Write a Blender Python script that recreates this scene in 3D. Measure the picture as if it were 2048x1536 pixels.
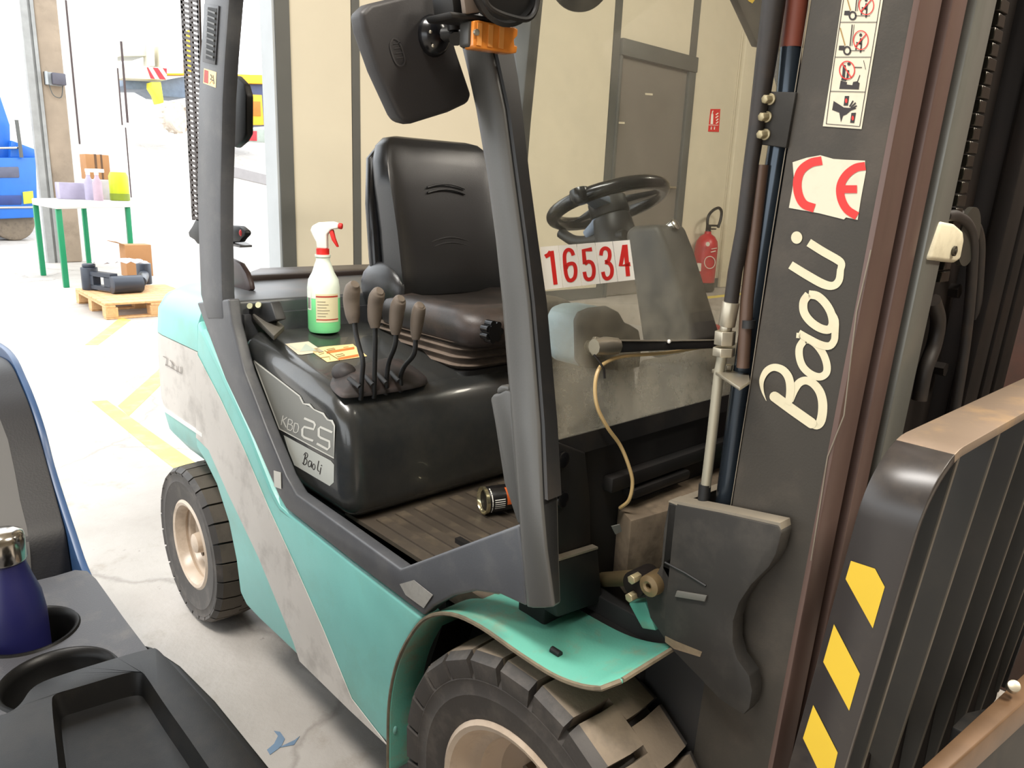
import bpy, bmesh, math, random
from mathutils import Vector, Matrix
for _o in list(bpy.data.objects): bpy.data.objects.remove(_o)
SC = bpy.context.scene
COL = SC.collection
rnd = random.Random(7)
rad = math.radians

# ------------------------------------------------------------------ camera (metres; X forward of the truck, Y to its left, Z up)
CAM = Vector((0.785, -1.351, 1.444)); YAW, PIT, ROL, FPX = rad(137.037), rad(14.194), rad(-2.381), 1495.8
_f = Vector((math.cos(YAW)*math.cos(PIT), math.sin(YAW)*math.cos(PIT), -math.sin(PIT)))
_r = _f.cross(Vector((0, 0, 1))).normalized(); _d = _f.cross(_r)
_c, _s = math.cos(ROL), math.sin(ROL)
RX, DN = _c*_r + _s*_d, -_s*_r + _c*_d
cam = bpy.data.objects.new('camera', bpy.data.cameras.new('camera')); COL.objects.link(cam)
cam.matrix_world = Matrix(((RX.x, -DN.x, -_f.x, CAM.x), (RX.y, -DN.y, -_f.y, CAM.y), (RX.z, -DN.z, -_f.z, CAM.z), (0, 0, 0, 1)))
cam.data.sensor_width = 36; cam.data.lens = FPX/2048*36; cam.data.clip_start = .05; cam.data.clip_end = 300
SC.camera = cam

# ------------------------------------------------------------------ light
W = bpy.data.worlds.new('sky'); SC.world = W; W.use_nodes = True
_bg = W.node_tree.nodes['Background']; _bg.inputs[0].default_value = (.93, .97, 1, 1); _bg.inputs[1].default_value = 3.7
def area(name, loc, size, power, col, aim=(0, 0, 0)):
    l = bpy.data.lights.new(name, 'AREA'); l.shape = 'RECTANGLE'; l.size, l.size_y = size; l.energy = power; l.color = col
    o = bpy.data.objects.new(name, l); COL.objects.link(o); o.location = loc
    o.rotation_euler = (Vector(aim)-Vector(loc)).to_track_quat('-Z', 'Y').to_euler()
    return o
WARM = (1, .92, .80)
area('hall_lamp', (1.9, .3, 4.0), (1.2, .4), 190, WARM, (0.5, .4, 0))
area('hall_lamp', (.0, -2.3, 4.7), (2.4, .6), 240, (1, .96, .91), (-.3, -.9, 0))
area('hall_lamp', (1.6, 3.2, 4.6), (1.2, .5), 120, WARM, (-.6, 3.4, 0))
vs = SC.view_settings; vs.view_transform = 'Standard'; vs.look = 'None'; vs.exposure = 0; vs.gamma = 1; vs.use_curve_mapping = False
try:
    SC.cycles.use_denoising = True; SC.cycles.max_bounces = 8
    SC.cycles.sample_clamp_indirect = 6
except Exception: pass

# ------------------------------------------------------------------ materials
def lin(c): return tuple(((v/255/12.92) if v/255 <= .04045 else ((v/255+.055)/1.055)**2.4) for v in c)+(1,)
MATS = {}
def mat(name, col, rough=.5, metal=0, var=.12, scale=6, dirt=None, dirt_amt=.3, dirt_scale=3, bump=0, bscale=60, coat=0, spec=.5, trans=0, emit=None, stretch=(1,1,1)):
    """procedural paint: base colour with a mottled variation, optional dirt patches and fine relief"""
    if name in MATS: return MATS[name]
    m = bpy.data.materials.new(name); m.use_nodes = True; MATS[name] = m
    nt = m.node_tree; N = nt.nodes; L = nt.links; b = N['Principled BSDF']
    c = lin(col); b.inputs['Roughness'].default_value = rough; b.inputs['Metallic'].default_value = metal
    b.inputs['Coat Weight'].default_value = coat; b.inputs['Specular IOR Level'].default_value = spec
    b.inputs['Transmission Weight'].default_value = trans
    tc = N.new('ShaderNodeTexCoord'); mp = N.new('ShaderNodeMapping'); mp.inputs[3].default_value = stretch
    L.new(tc.outputs['Object'], mp.inputs[0])
    nz = N.new('ShaderNodeTexNoise'); nz.inputs['Scale'].default_value = scale; nz.inputs['Detail'].default_value = 6
    L.new(mp.outputs[0], nz.inputs['Vector'])
    cr = N.new('ShaderNodeValToRGB'); L.new(nz.outputs['Fac'], cr.inputs[0])
    cr.color_ramp.elements[0].position = .3; cr.color_ramp.elements[1].position = .7
    cr.color_ramp.elements[0].color = tuple(x*(1-var) for x in c[:3])+(1,)
    cr.color_ramp.elements[1].color = tuple(min(1, x*(1+var)) for x in c[:3])+(1,)
    out = cr.outputs[0]
    if dirt:
        n2 = N.new('ShaderNodeTexNoise'); n2.inputs['Scale'].default_value = dirt_scale; n2.inputs['Detail'].default_value = 9; n2.inputs['Roughness'].default_value = .65
        L.new(mp.outputs[0], n2.inputs['Vector'])
        r2 = N.new('ShaderNodeValToRGB'); r2.color_ramp.elements[0].position = .5; r2.color_ramp.elements[1].position = .68
        r2.color_ramp.elements[1].color = (dirt_amt,)*3+(1,); r2.color_ramp.elements[0].color = (0, 0, 0, 1)
        L.new(n2.outputs['Fac'], r2.inputs[0])
        mx = N.new('ShaderNodeMixRGB'); L.new(r2.outputs[0], mx.inputs[0]); L.new(out, mx.inputs[1]); mx.inputs[2].default_value = lin(dirt)
        out = mx.outputs[0]
    L.new(out, b.inputs['Base Color'])
    if bump:
        n3 = N.new('ShaderNodeTexNoise'); n3.inputs['Scale'].default_value = bscale; n3.inputs['Detail'].default_value = 4
        L.new(mp.outputs[0], n3.inputs['Vector'])
        bp = N.new('ShaderNodeBump'); bp.inputs['Strength'].default_value = bump; bp.inputs['Distance'].default_value = .004
        L.new(n3.outputs['Fac'], bp.inputs['Height']); L.new(bp.outputs[0], b.inputs['Normal'])
    if emit:
        b.inputs['Emission Color'].default_value = lin(col); b.inputs['Emission Strength'].default_value = emit
    return m
TEAL = mat('teal_paint', (128, 198, 190), .34, var=.07, dirt=(120, 150, 120), dirt_amt=.25, dirt_scale=5, bump=.05, bscale=300)
TEALRUST = mat('teal_fender_paint', (88, 156, 138), .45, var=.08, dirt=(146, 104, 70), dirt_amt=.5, dirt_scale=9, bump=.1, bscale=200)
WHITESTRIPE = mat('off_white_stripe', (206, 200, 192), .45, var=.06, dirt=(120, 112, 105), dirt_amt=.4, dirt_scale=9)
WHITE = mat('white_line', (232, 232, 228), .4, var=.02)
FRAME = mat('charcoal_paint', (74, 75, 78), .42, var=.08, dirt=(112, 110, 106), dirt_amt=.25, dirt_scale=12, bump=.06, bscale=250)
GREYP = mat('grey_pillar_paint', (70, 69, 66), .4, var=.06, bump=.04, bscale=250)
BLACKP = mat('black_hood_plastic', (50, 51, 50), .22, var=.15, dirt=(80, 76, 66), dirt_amt=.35, dirt_scale=4, bump=.05, bscale=400, coat=.3)
DECK = mat('rear_deck_paint', (78, 80, 82), .4, var=.1, dirt=(110, 90, 80), dirt_amt=.4, dirt_scale=8)
BLACK = mat('black_metal', (24, 24, 24), .5, var=.15, dirt=(60, 52, 44), dirt_amt=.3, dirt_scale=8)
BLACKG = mat('black_gloss', (18, 18, 20), .22, var=.1)
SOOT = mat('greasy_black', (15, 14, 13), .6, var=.2, dirt=(40, 32, 26), dirt_amt=.4)
MAT_RUB = mat('ribbed_rubber_mat', (74, 66, 57), .5, var=.2, dirt=(110, 98, 80), dirt_amt=.55, dirt_scale=10, stretch=(1, 1, 1))
VINYL = mat('black_vinyl', (36, 36, 37), .3, var=.1, bump=.12, bscale=500)
VINYLD = mat('dusty_black_vinyl', (44, 40, 38), .4, var=.15, dirt=(86, 70, 62), dirt_amt=.5, dirt_scale=6, bump=.12, bscale=500)
BELLOW = mat('dusty_bellows_rubber', (110, 96, 84), .6, var=.15, dirt=(40, 36, 32), dirt_amt=.6, dirt_scale=7)
RUBBER = mat('dusty_tyre_rubber', (122, 109, 93), .8, var=.12, dirt=(70, 64, 56), dirt_amt=.5, dirt_scale=10, bump=.2, bscale=120)
RUBBERS = mat('tyre_sidewall_rubber', (62, 58, 55), .62, var=.2, dirt=(112, 104, 96), dirt_amt=.4, dirt_scale=12, bump=.1, bscale=150)
RIM = mat('beige_wheel_paint', (196, 178, 158), .3, var=.05, dirt=(110, 88, 66), dirt_amt=.35, dirt_scale=14)
MAST = mat('mast_paint', (60, 56, 50), .55, var=.06, dirt=(96, 86, 76), dirt_amt=.3, dirt_scale=6, bump=.06, bscale=300, spec=.3)
MASTR = mat('rusty_mast_steel', (100, 80, 73), .36, metal=.3, var=.18, scale=5, dirt=(60, 44, 40), dirt_amt=.6, dirt_scale=4, stretch=(1, 1, .2))
MASTG = mat('worn_grey_mast_steel', (112, 112, 106), .34, metal=.45, var=.12, dirt=(70, 66, 62), dirt_amt=.6, dirt_scale=5, stretch=(1, 1, .25))
MASTD = mat('shaded_mast_steel', (21, 16, 13), .7, spec=.2, var=.25, dirt=(40, 26, 20), dirt_amt=.4, dirt_scale=4)  # near black: shade of the rail gaps and mast interior put into the colour
CHAIN = mat('oily_chain_steel', (52, 49, 42), .28, metal=.7, var=.25, scale=30)
PLATEP = mat('bracket_paint', (44, 42, 39), .65, spec=.25, var=.05, dirt=(92, 86, 78), dirt_amt=.25, dirt_scale=9)
EDGE = mat('bare_edge_steel', (122, 114, 100), .5, var=.12, dirt=(96, 86, 74), dirt_amt=.5, dirt_scale=20)
WORN = mat('worn_top_bar_steel', (136, 119, 103), .36, metal=.35, var=.12, dirt=(196, 160, 112), dirt_amt=.35, dirt_scale=14, stretch=(1, 1, 1))
STEEL = mat('zinc_steel', (176, 168, 150), .35, metal=.75, var=.12)
CHROME = mat('bright_steel', (190, 186, 178), .16, metal=1, var=.05)
BRASSY = mat('yellow_zinc_bolt', (164, 152, 120), .35, metal=.5, var=.1)
HOSE = mat('hydraulic_hose_rubber', (34, 29, 26), .5, var=.15, dirt=(66, 52, 42), dirt_amt=.35, dirt_scale=14)
HYD = mat('blued_cylinder_rod', (58, 66, 74), .2, metal=.6, var=.1)
RUST = mat('red_oxide_paint', (112, 56, 40), .5, var=.15)
YEL = mat('hazard_yellow', (204, 170, 44), .5, var=.04)
PAPER = mat('sticker_white', (206, 197, 174), .5, var=.03, dirt=(170, 160, 136), dirt_amt=.35, dirt_scale=14)
PLATEW = mat('number_plate_white', (250, 246, 236), .4, var=.01)
RED = mat('print_red', (214, 40, 34), .5, var=.03)
INK = mat('print_black', (38, 30, 28), .5, var=.05)
CREAMT = mat('cream_lettering', (206, 196, 166), .5, var=.02, dirt=(170, 158, 126), dirt_amt=.3, dirt_scale=20)
LABELG = mat('label_grey', (128, 128, 122), .45, var=.04)
LABELW = mat('label_pale', (208, 206, 196), .45, var=.03)
ORANGE = mat('label_orange', (232, 120, 56), .5, var=.04)
PALEY = mat('label_pale_yellow', (246, 214, 150), .5, var=.03)
AMBER = mat('amber_lens', (216, 132, 54), .25, var=.12, scale=30, coat=.5)
LEVER = mat('lever_knob_rubber', (104, 92, 80), .6, var=.1, dirt=(60, 54, 48), dirt_amt=.4, dirt_scale=25)
BLUEG = mat('bluish_grey_plastic', (110, 124, 144), .5, var=.05)
MOTORG = mat('pale_blue_grey_plastic', (150, 168, 174), .5, var=.05)
TUBEY = mat('yellowed_tube', (200, 170, 118), .4, var=.05)
# ------------------------------------------------------------------ mesh helper
def at(px, py, ax, v):
    """point of the plane ax = v that shows at pixel (px, py) of the 2048x1536 photograph"""
    d = _f + RX*((px-1024)/FPX) + DN*((py-768)/FPX)
    k = 'xyz'.index(ax); t = (v-CAM[k])/d[k]
    return CAM + d*t
def atn(px, py, p0, n):
    d = _f + RX*((px-1024)/FPX) + DN*((py-768)/FPX); n = Vector(n)
    return CAM + d*(n.dot(Vector(p0)-CAM)/n.dot(d))
class M:
    def __init__(s): s.v = []; s.f = []; s.m = []
    def add(s, v, f, mi=0):
        o = len(s.v); s.v += [Vector(p) for p in v]; s.f += [tuple(i+o for i in q) for q in f]; s.m += [mi]*len(f); return s
    def box(s, x0, x1, y0, y1, z0, z1, mi=0):
        return s.add([(x, y, z) for x in (x0, x1) for y in (y0, y1) for z in (z0, z1)],
                     [(0, 1, 3, 2), (4, 6, 7, 5), (0, 4, 5, 1), (2, 3, 7, 6), (0, 2, 6, 4), (1, 5, 7, 3)], mi)
    def hexa(s, b, t, mi=0):
        """ring of points b joined to ring t, capped"""
        n = len(b)
        return s.add(list(b)+list(t), [tuple(range(n-1, -1, -1)), tuple(range(n, 2*n))]+[(i, (i+1) % n, n+(i+1) % n, n+i) for i in range(n)], mi)
    def prism(s, pts, ax, a, b, mi=0):
        """pts: 2-D outline ((x,z) for ax y, (y,z) for ax x, (x,y) for ax z) run from a to b"""
        def P(p, q): return {'y': (p[0], q, p[1]), 'x': (q, p[0], p[1]), 'z': (p[0], p[1], q)}[ax]
        return s.hexa([P(p, a) for p in pts], [P(p, b) for p in pts], mi)
    def slab(s, pts, off, mi=0):
        """3-D planar outline pushed by the vector off"""
        off = Vector(off); return s.hexa([Vector(p) for p in pts], [Vector(p)+off for p in pts], mi)
    def lathe(s, prof, org, axis, n=32, mi=0, cap=True, a0=0, a1=None):
        axis = Vector(axis).normalized(); org = Vector(org)
        u = axis.orthogonal().normalized(); w = axis.cross(u)
        v = []; k = len(prof)
        for i in range(n):
            a = 2*math.pi*i/n; e = u*math.cos(a)+w*math.sin(a)
            for r, h in prof: v.append(org+axis*h+e*r)
        f = [(i*k+j, ((i+1) % n)*k+j, ((i+1) % n)*k+j+1, i*k+j+1) for i in range(n) for j in range(k-1)]
        if cap:
            if prof[0][0] > 1e-5: f.append(tuple(i*k for i in range(n-1, -1, -1)))
            if prof[-1][0] > 1e-5: f.append(tuple(i*k+k-1 for i in range(n)))
        return s.add(v, f, mi)
    def cyl(s, a, b, r, n=16, mi=0, r2=None):
        a = Vector(a); b = Vector(b); return s.lathe([(r, 0), (r if r2 is None else r2, (b-a).length)], a, b-a, n, mi)
    def tube(s, pts, r, n=10, mi=0, closed=False, sub=0, flat=1):
        pts = [Vector(p) for p in pts]
        if sub: pts = smooth(pts, sub, closed)
        rr = r if isinstance(r, (list, tuple)) else None
        v = []; prev = None; N = len(pts)
        for i, p in enumerate(pts):
            t = (pts[(i+1) % N]-pts[i-1]) if closed else (pts[min(i+1, N-1)]-pts[max(i-1, 0)])
            t.normalize()
            if prev is None: u = t.orthogonal().normalized()
            else:
                u = prev-t*prev.dot(t); u.normalize()
            prev = u; w = t.cross(u)
            q = (rr[0]+(rr[-1]-rr[0])*i/(N-1)) if rr and len(rr) == 2 else (rr[min(i, len(rr)-1)] if rr else r)
            for j in range(n):
                a = 2*math.pi*j/n; v.append(p+u*(q*math.cos(a))+w*(q*flat*math.sin(a)))
        f = []
        for i in range(N if closed else N-1):
            for j in range(n):
                a, b = i, (i+1) % N
                f.append((a*n+j, a*n+(j+1) % n, b*n+(j+1) % n, b*n+j))
        if not closed: f += [tuple(range(n-1, -1, -1)), tuple((N-1)*n+j for j in range(n))]
        return s.add(v, f, mi)
    def loft(s, rings, mi=0, cap=True):
        k = len(rings[0]); v = [p for r in rings for p in r]
        f = [(i*k+j, i*k+(j+1) % k, (i+1)*k+(j+1) % k, (i+1)*k+j) for i in range(len(rings)-1) for j in range(k)]
        if cap: f += [tuple(range(k-1, -1, -1)), tuple((len(rings)-1)*k+j for j in range(k))]
        return s.add(v, f, mi)
    def sphere(s, c, r, n=14, mi=0, sc=(1, 1, 1)):
        k = n//2; prof = [(math.sin(math.pi*i/k)*r, -math.cos(math.pi*i/k)*r) for i in range(k+1)]
        o = len(s.v); s.lathe([(max(a, 1e-4), h) for a, h in prof], (0, 0, 0), (0, 0, 1), n, mi)
        for i in range(o, len(s.v)): s.v[i] = Vector(c)+Vector([s.v[i][j]*sc[j] for j in range(3)])
        return s
def smooth(pts, k, closed=False):
    n = len(pts); out = []
    for i in range(n if closed else n-1):
        p0 = pts[i-1] if (closed or i > 0) else pts[0]*2-pts[1]
        p1, p2 = pts[i], pts[(i+1) % n]
        p3 = pts[(i+2) % n] if (closed or i < n-2) else pts[-1]*2-pts[-2]
        for j in range(k):
            t = j/k
            out.append(.5*((2*p1)+(p2-p0)*t+(2*p0-5*p1+4*p2-p3)*t*t+(3*p1-p0-3*p2+p3)*t**3))
    if not closed: out.append(pts[-1])
    return out
def sm2(pts, k=4, closed=False): return [(p.x, p.y) for p in smooth([Vector((a, b, 0)) for a, b in pts], k, closed)]
WL = {}
def tag(o, label=None, cat=None, group=None, kind=None):
    if label: o['label'] = label
    if cat: o['category'] = cat
    if group: o['group'] = group
    if kind: o['kind'] = kind
    return o
def thing(name, label, cat, loc=(0, 0, 0), group=None):
    o = bpy.data.objects.new(name, None); COL.objects.link(o); o.location = loc; o.empty_display_size = .1
    WL[o.name] = Vector(loc); return tag(o, label, cat, group)
def obj(name, m, mats, parent=None, bev=0, seg=2, ang=42, label=None, flat=False):
    if not isinstance(mats, (list, tuple)): mats = [mats]
    me = bpy.data.meshes.new(name)
    lo = Vector([min(p[i] for p in m.v) for i in range(3)]); hi = Vector([max(p[i] for p in m.v) for i in range(3)])
    org = Vector(((lo.x+hi.x)/2, (lo.y+hi.y)/2, lo.z))
    me.from_pydata([tuple(p-org) for p in m.v], [], m.f)
    for k in mats: me.materials.append(k)
    for i, p in enumerate(me.polygons): p.material_index = m.m[i]
    bm = bmesh.new(); bm.from_mesh(me)
    bmesh.ops.recalc_face_normals(bm, faces=bm.faces)
    if bev:
        es = [e for e in bm.edges if len(e.link_faces) == 2 and e.calc_face_angle(0) > rad(28)]
        bmesh.ops.bevel(bm, geom=es, offset=bev, segments=seg, profile=.5, affect='EDGES', clamp_overlap=True)
    bm.to_mesh(me); bm.free()
    if not flat:
        for p in me.polygons: p.use_smooth = True
        me.set_sharp_from_angle(angle=rad(ang))
    o = bpy.data.objects.new(name, me); COL.objects.link(o)
    if parent is not None: o.parent = parent; o.location = org-WL[parent.name]
    else: o.location = org
    WL[o.name] = org
    if label: o['label'] = label
    return o
def struct(name, m, mats, **k): return tag(obj(name, m, mats, **k), kind='structure')
def copy_tree(o, loc, label=None, parent=None):
    c = o.copy(); COL.objects.link(c); c.parent = parent
    if loc is not None: c.location = loc
    if label: c['label'] = label
    for ch in list(o.children): copy_tree(ch, None, None, c)
    return c
# flat print: ribbons and outlines given in picture coordinates of a crop, laid on a real plane
class Print:
    """fn(u, v, lift) -> 3-D point"""
    def __init__(s, fn): s.fn = fn; s.m = M()
    def poly(s, pts, lift=.0006, mi=0):
        s.m.add([s.fn(u, v, lift) for u, v in pts], [tuple(range(len(pts)))], mi); return s
    def ring(s, c, rx, ry, w, lift=.0012, mi=0, n=28):
        v = []
        for i in range(n):
            a = 2*math.pi*i/n
            v += [s.fn(c[0]+rx*math.cos(a), c[1]+ry*math.sin(a), lift), s.fn(c[0]+(rx-w)*math.cos(a), c[1]+(ry-w)*math.sin(a), lift)]
        s.m.add(v, [(2*i, 2*((i+1) % n), 2*((i+1) % n)+1, 2*i+1) for i in range(n)], mi); return s
    def dot(s, c, rx, ry=None, lift=.0012, mi=0, n=20):
        ry = ry or rx
        return s.poly([(c[0]+rx*math.cos(2*math.pi*i/n), c[1]+ry*math.sin(2*math.pi*i/n)) for i in range(n)], lift, mi)
    def line(s, pts, w, lift=.0012, mi=0, k=0, closed=False, round_=False):
        if k: pts = sm2(pts, k, closed)
        n = len(pts); L = []; R = []
        for i in range(n):
            a = pts[(i-1) % n] if (closed or i) else pts[0]; b = pts[(i+1) % n] if (closed or i < n-1) else pts[-1]
            dx, dy = b[0]-a[0], b[1]-a[1]; l = math.hypot(dx, dy) or 1
            t = i/(n-1) if n > 1 else 0
            ww = (w[min(int(t*(len(w)-1)), len(w)-2)]*(1-(t*(len(w)-1)-min(int(t*(len(w)-1)), len(w)-2))) + w[min(int(t*(len(w)-1)), len(w)-2)+1]*(t*(len(w)-1)-min(int(t*(len(w)-1)), len(w)-2))) if isinstance(w, (list, tuple)) else w
            L.append((pts[i][0]-dy/l*ww/2, pts[i][1]+dx/l*ww/2)); R.append((pts[i][0]+dy/l*ww/2, pts[i][1]-dx/l*ww/2))
        v = [s.fn(p[0], p[1], lift) for p in L]+[s.fn(p[0], p[1], lift) for p in R]
        s.m.add(v, [(i, (i+1) % n, n+(i+1) % n, n+i) for i in range(n if closed else n-1)], mi)
        if round_:
            for p, ww in ((pts[0], w if not isinstance(w, (list, tuple)) else w[0]), (pts[-1], w if not isinstance(w, (list, tuple)) else w[-1])): s.dot(p, ww/2, lift=lift, mi=mi, n=12)
        return s
def crop(x0, y0, sc, ax, v, sgn):
    """crop coordinates (picture origin x0, y0, magnification sc) on the plane ax = v, lifted towards sgn"""
    def fn(u, w, lift):
        p = at(x0+u/sc, y0+w/sc, ax, v); q = p.copy(); q['xyz'.index(ax)] += sgn*lift
        return q
    return fn
# ------------------------------------------------------------------ the hall and the yard
def concrete():
    m = bpy.data.materials.new('worn_concrete'); m.use_nodes = True; nt = m.node_tree; N = nt.nodes; L = nt.links; b = N['Principled BSDF']
    b.inputs['Roughness'].default_value = .62
    tc = N.new('ShaderNodeTexCoord')
    def noise(s, d, r=.6):
        n = N.new('ShaderNodeTexNoise'); n.inputs['Scale'].default_value = s; n.inputs['Detail'].default_value = d; n.inputs['Roughness'].default_value = r
        L.new(tc.outputs['Object'], n.inputs['Vector']); return n
    def ramp(src, p0, p1, c0, c1):
        r = N.new('ShaderNodeValToRGB'); r.color_ramp.elements[0].position = p0; r.color_ramp.elements[1].position = p1
        r.color_ramp.elements[0].color = c0; r.color_ramp.elements[1].color = c1; L.new(src, r.inputs[0]); return r
    a = ramp(noise(1.6, 8).outputs['Fac'], .3, .7, lin((160, 153, 145)), lin((186, 180, 173)))
    st = ramp(noise(5, 10, .7).outputs['Fac'], .56, .7, (0, 0, 0, 1), (.5, .5, .5, 1))
    mx = N.new('ShaderNodeMixRGB'); L.new(st.outputs[0], mx.inputs[0]); L.new(a.outputs[0], mx.inputs[1]); mx.inputs[2].default_value = lin((140, 128, 112))
    vo = N.new('ShaderNodeTexVoronoi'); vo.feature = 'DISTANCE_TO_EDGE'; vo.inputs['Scale'].default_value = .8
    wv = N.new('ShaderNodeMixRGB'); wv.inputs[0].default_value = .25; L.new(tc.outputs['Object'], wv.inputs[1]); L.new(noise(2.5, 6).outputs['Color'], wv.inputs[2]); L.new(wv.outputs[0], vo.inputs['Vector'])
    ck = ramp(vo.outputs['Distance'], 0, .012, (.45, .45, .45, 1), (0, 0, 0, 1))
    m2 = N.new('ShaderNodeMixRGB'); L.new(ck.outputs[0], m2.inputs[0]); L.new(mx.outputs[0], m2.inputs[1]); m2.inputs[2].default_value = lin((112, 104, 96))
    sp = ramp(noise(26, 3).outputs['Fac'], .7, .76, (0, 0, 0, 1), (.5, .5, .5, 1))
    m3 = N.new('ShaderNodeMixRGB'); L.new(sp.outputs[0], m3.inputs[0]); L.new(m2.outputs[0], m3.inputs[1]); m3.inputs[2].default_value = lin((96, 84, 72))
    L.new(m3.outputs[0], b.inputs['Base Color'])
    bp = N.new('ShaderNodeBump'); bp.inputs['Strength'].default_value = .25; bp.inputs['Distance'].default_value = .01; L.new(noise(30, 6).outputs['Fac'], bp.inputs['Height']); L.new(bp.outputs[0], b.inputs['Normal'])
    return m
CONC = concrete()
CREAM = mat('cream_wall_panel', (206, 197, 175), .6, var=.03, scale=2, bump=.05, bscale=40)
TAUPE = mat('taupe_door_paint', (112, 106, 98), .5, var=.05)
SEAM = mat('dark_grey_trim', (84, 84, 80), .5, var=.05)
SEAML = mat('pale_grey_trim', (166, 170, 172), .5, var=.05)
PALEWALL = mat('white_wall_paint', (236, 234, 230), .6, var=.02, scale=3)
PILC = mat('grey_concrete_post', (150, 134, 116), .8, var=.14, scale=3, dirt=(100, 88, 74), dirt_amt=.5, dirt_scale=2, bump=.2)
YLINE = mat('faded_yellow_paint', (236, 214, 96), .6, var=.06, scale=10, dirt=(200, 190, 150), dirt_amt=.5, dirt_scale=6)
WALLI = mat('hall_wall_paint', (200, 190, 172), .7, var=.03)
m = M(); m.add([(9, -40, 0), (9, 40, 0), (-20, 40, 0), (-20, -40, 0), (-60, 40, 9), (-60, -40, 9)], [(0, 1, 2, 3), (3, 2, 4, 5)])
floor = struct('floor', m, CONC, flat=True)
def line_on_floor(pts):
    mm = M(); mm.slab([at(x, y, 'z', 0)+Vector((0, 0, .0005)) for x, y in pts], (0, 0, .0015))
    return obj('painted_line', mm, YLINE, floor, flat=True)
line_on_floor([(183, 803), (214, 801), (330, 884), (420, 946), (390, 968), (322, 917)])
line_on_floor([(236, 812), (258, 832), (340, 752), (400, 690), (380, 680), (318, 739)])
line_on_floor([(170, 690), (196, 690), (262, 640), (240, 636)])
m = M()
for q_ in ([(534, 1500), (548, 1488), (556, 1472), (548, 1462), (560, 1464), (570, 1478), (562, 1494), (540, 1510)], [(556, 1496), (590, 1480), (600, 1472), (588, 1490)]): m.slab([at(x, y, 'z', .0006) for x, y in q_], (0, 0, .001))
tag(obj('blue_scuff', m, mat('blue_floor_paint', (104, 126, 148), .6), floor, flat=True), kind='stuff')
m = M(); m.box(-3, 9, -6.1, 9, 5.0, 5.2); struct('ceiling', m, WALLI)
m = M(); m.box(8.9, 9, -6.1, 9, 0, 5); struct('wall_front', m, WALLI)
m = M(); m.box(-3, 9, 8.9, 9, 0, 5); struct('wall_left', m, WALLI)
m = M(); m.box(4.5, 9, -6.1, -6, 0, 5); m.box(-3, 4.5, -6.1, -6, 2.6, 5); struct('wall_right', m, WALLI)   # wide unseen opening added here to let daylight onto the truck's side
m = M(); m.box(-3.1, -2.92, -6.1, .42, 4.0, 5.0); struct('trim_1', m, WALLI)
XW = -2.9
m = M(); m.box(-3.02, XW-.03, .42, 9, 0, 5); wb = struct('wall_back', m, WALLI)
def wp(y0, y1, z0=.0, z1=5.0):
    mm = M(); mm.box(XW-.03, XW, y0, y1, z0, z1); return obj('wall_panel', mm, CREAM, wb, bev=.004, seg=1)
for a, b, z0 in ((.495, .842, 0), (.888, 2.04, 0), (2.10, 2.90, .7), (2.972, 3.80, 2.53), (3.885, 4.50, .7), (4.508, 5.6, .7), (5.61, 8.9, .7)): wp(a, b, z0)
def seam(y0, y1, z0, z1, mt, x1=XW+.004):
    mm = M(); mm.box(XW-.03, x1, y0, y1, z0, z1); return obj('seam_strip', mm, mt, wb)
seam(.42, .495, 0, 5, SEAM, XW+.01); seam(.842, .888, 0, 5, SEAM); seam(2.04, 2.10, 0, 5, SEAML); seam(2.90, 2.972, .7, 5, SEAM); seam(3.80, 3.885, 2.53, 5, SEAM)
m = M(); m.box(-3.03, XW+.002, .408, .4195, 0, 5); obj('lit_jamb_face', m, SEAML, wb)  # paler than the trim: outdoor daylight on this end put into its colour
# door
m = M()
m.box(XW-.03, XW+.03, 2.972, 3.885, 2.42, 2.53); m.box(XW-.03, XW+.02, 3.80, 3.885, .72, 2.42); m.box(XW-.03, XW+.02, 2.972, 3.0, .72, 2.42)
dr = struct('door_1', m, SEAM, bev=.004)
m = M(); m.box(XW-.025, XW-.008, 3.0, 3.80, .73, 2.42); obj('door_leaf', m, TAUPE, dr)
m = M(); m.slab([at(x, y, 'x', XW-.006) for x, y in ((1290, 186), (1305, 187), (1305, 191), (1290, 190))], (.002, 0, 0)); m.slab([at(x, y, 'x', XW-.006) for x, y in ((1228, 243), (1249, 244), (1249, 248), (1228, 247))], (.002, 0, 0))
obj('door_label', m, PAPER, dr)
m = M(); m.cyl((XW-.01, 3.72, 1.55), (XW+.04, 3.72, 1.55), .011); m.tube([(XW+.04, 3.72, 1.55), (XW+.045, 3.66, 1.55), (XW+.04, 3.58, 1.55)], .009); obj('door_handle', m, STEEL, dr)
m = M(); m.box(XW-.03, XW+.012, 3.885, 8.9, .72, .80); m.box(XW-.03, XW+.012, 2.1, 2.9, .72, .80); struct('baseboard_back', m, SEAM)
m = M(); m.box(XW-.03, -1.2, 2.2, 8.9, 0, .718); plat = struct('trim_2', m, CONC)
m = M(); m.slab([(-2.55, 3.4, .7182), (-2.55, 8, .7182), (-2.47, 8, .7182), (-2.47, 3.4, .7182)], (0, 0, .0015)); obj('painted_line', m, YLINE, plat, flat=True)
m = M(); m.box(XW, -2.86, at(1446, 520, 'x', -2.86).y, 5.1, .72, 5); struct('trim_3', m, CREAM, bev=.005)   # boxed-in column beside the extinguisher

m = M(); q = at(1412, 664, 'z', .718); m.hexa([(q.x-.06, q.y-.07, .718), (q.x+.06, q.y-.07, .718), (q.x+.06, q.y+.12, .718), (q.x-.06, q.y+.12, .718)], [(q.x-.03, q.y-.02, .752), (q.x+.05, q.y-.02, .752), (q.x+.05, q.y+.12, .752), (q.x-.03, q.y+.12, .752)]); tag(obj('wheel_chock', m, mat('chock_red', (176, 34, 40), .5), bev=.005), 'small red wedge lying on the raised floor below the fire extinguisher', 'wedge')
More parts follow.
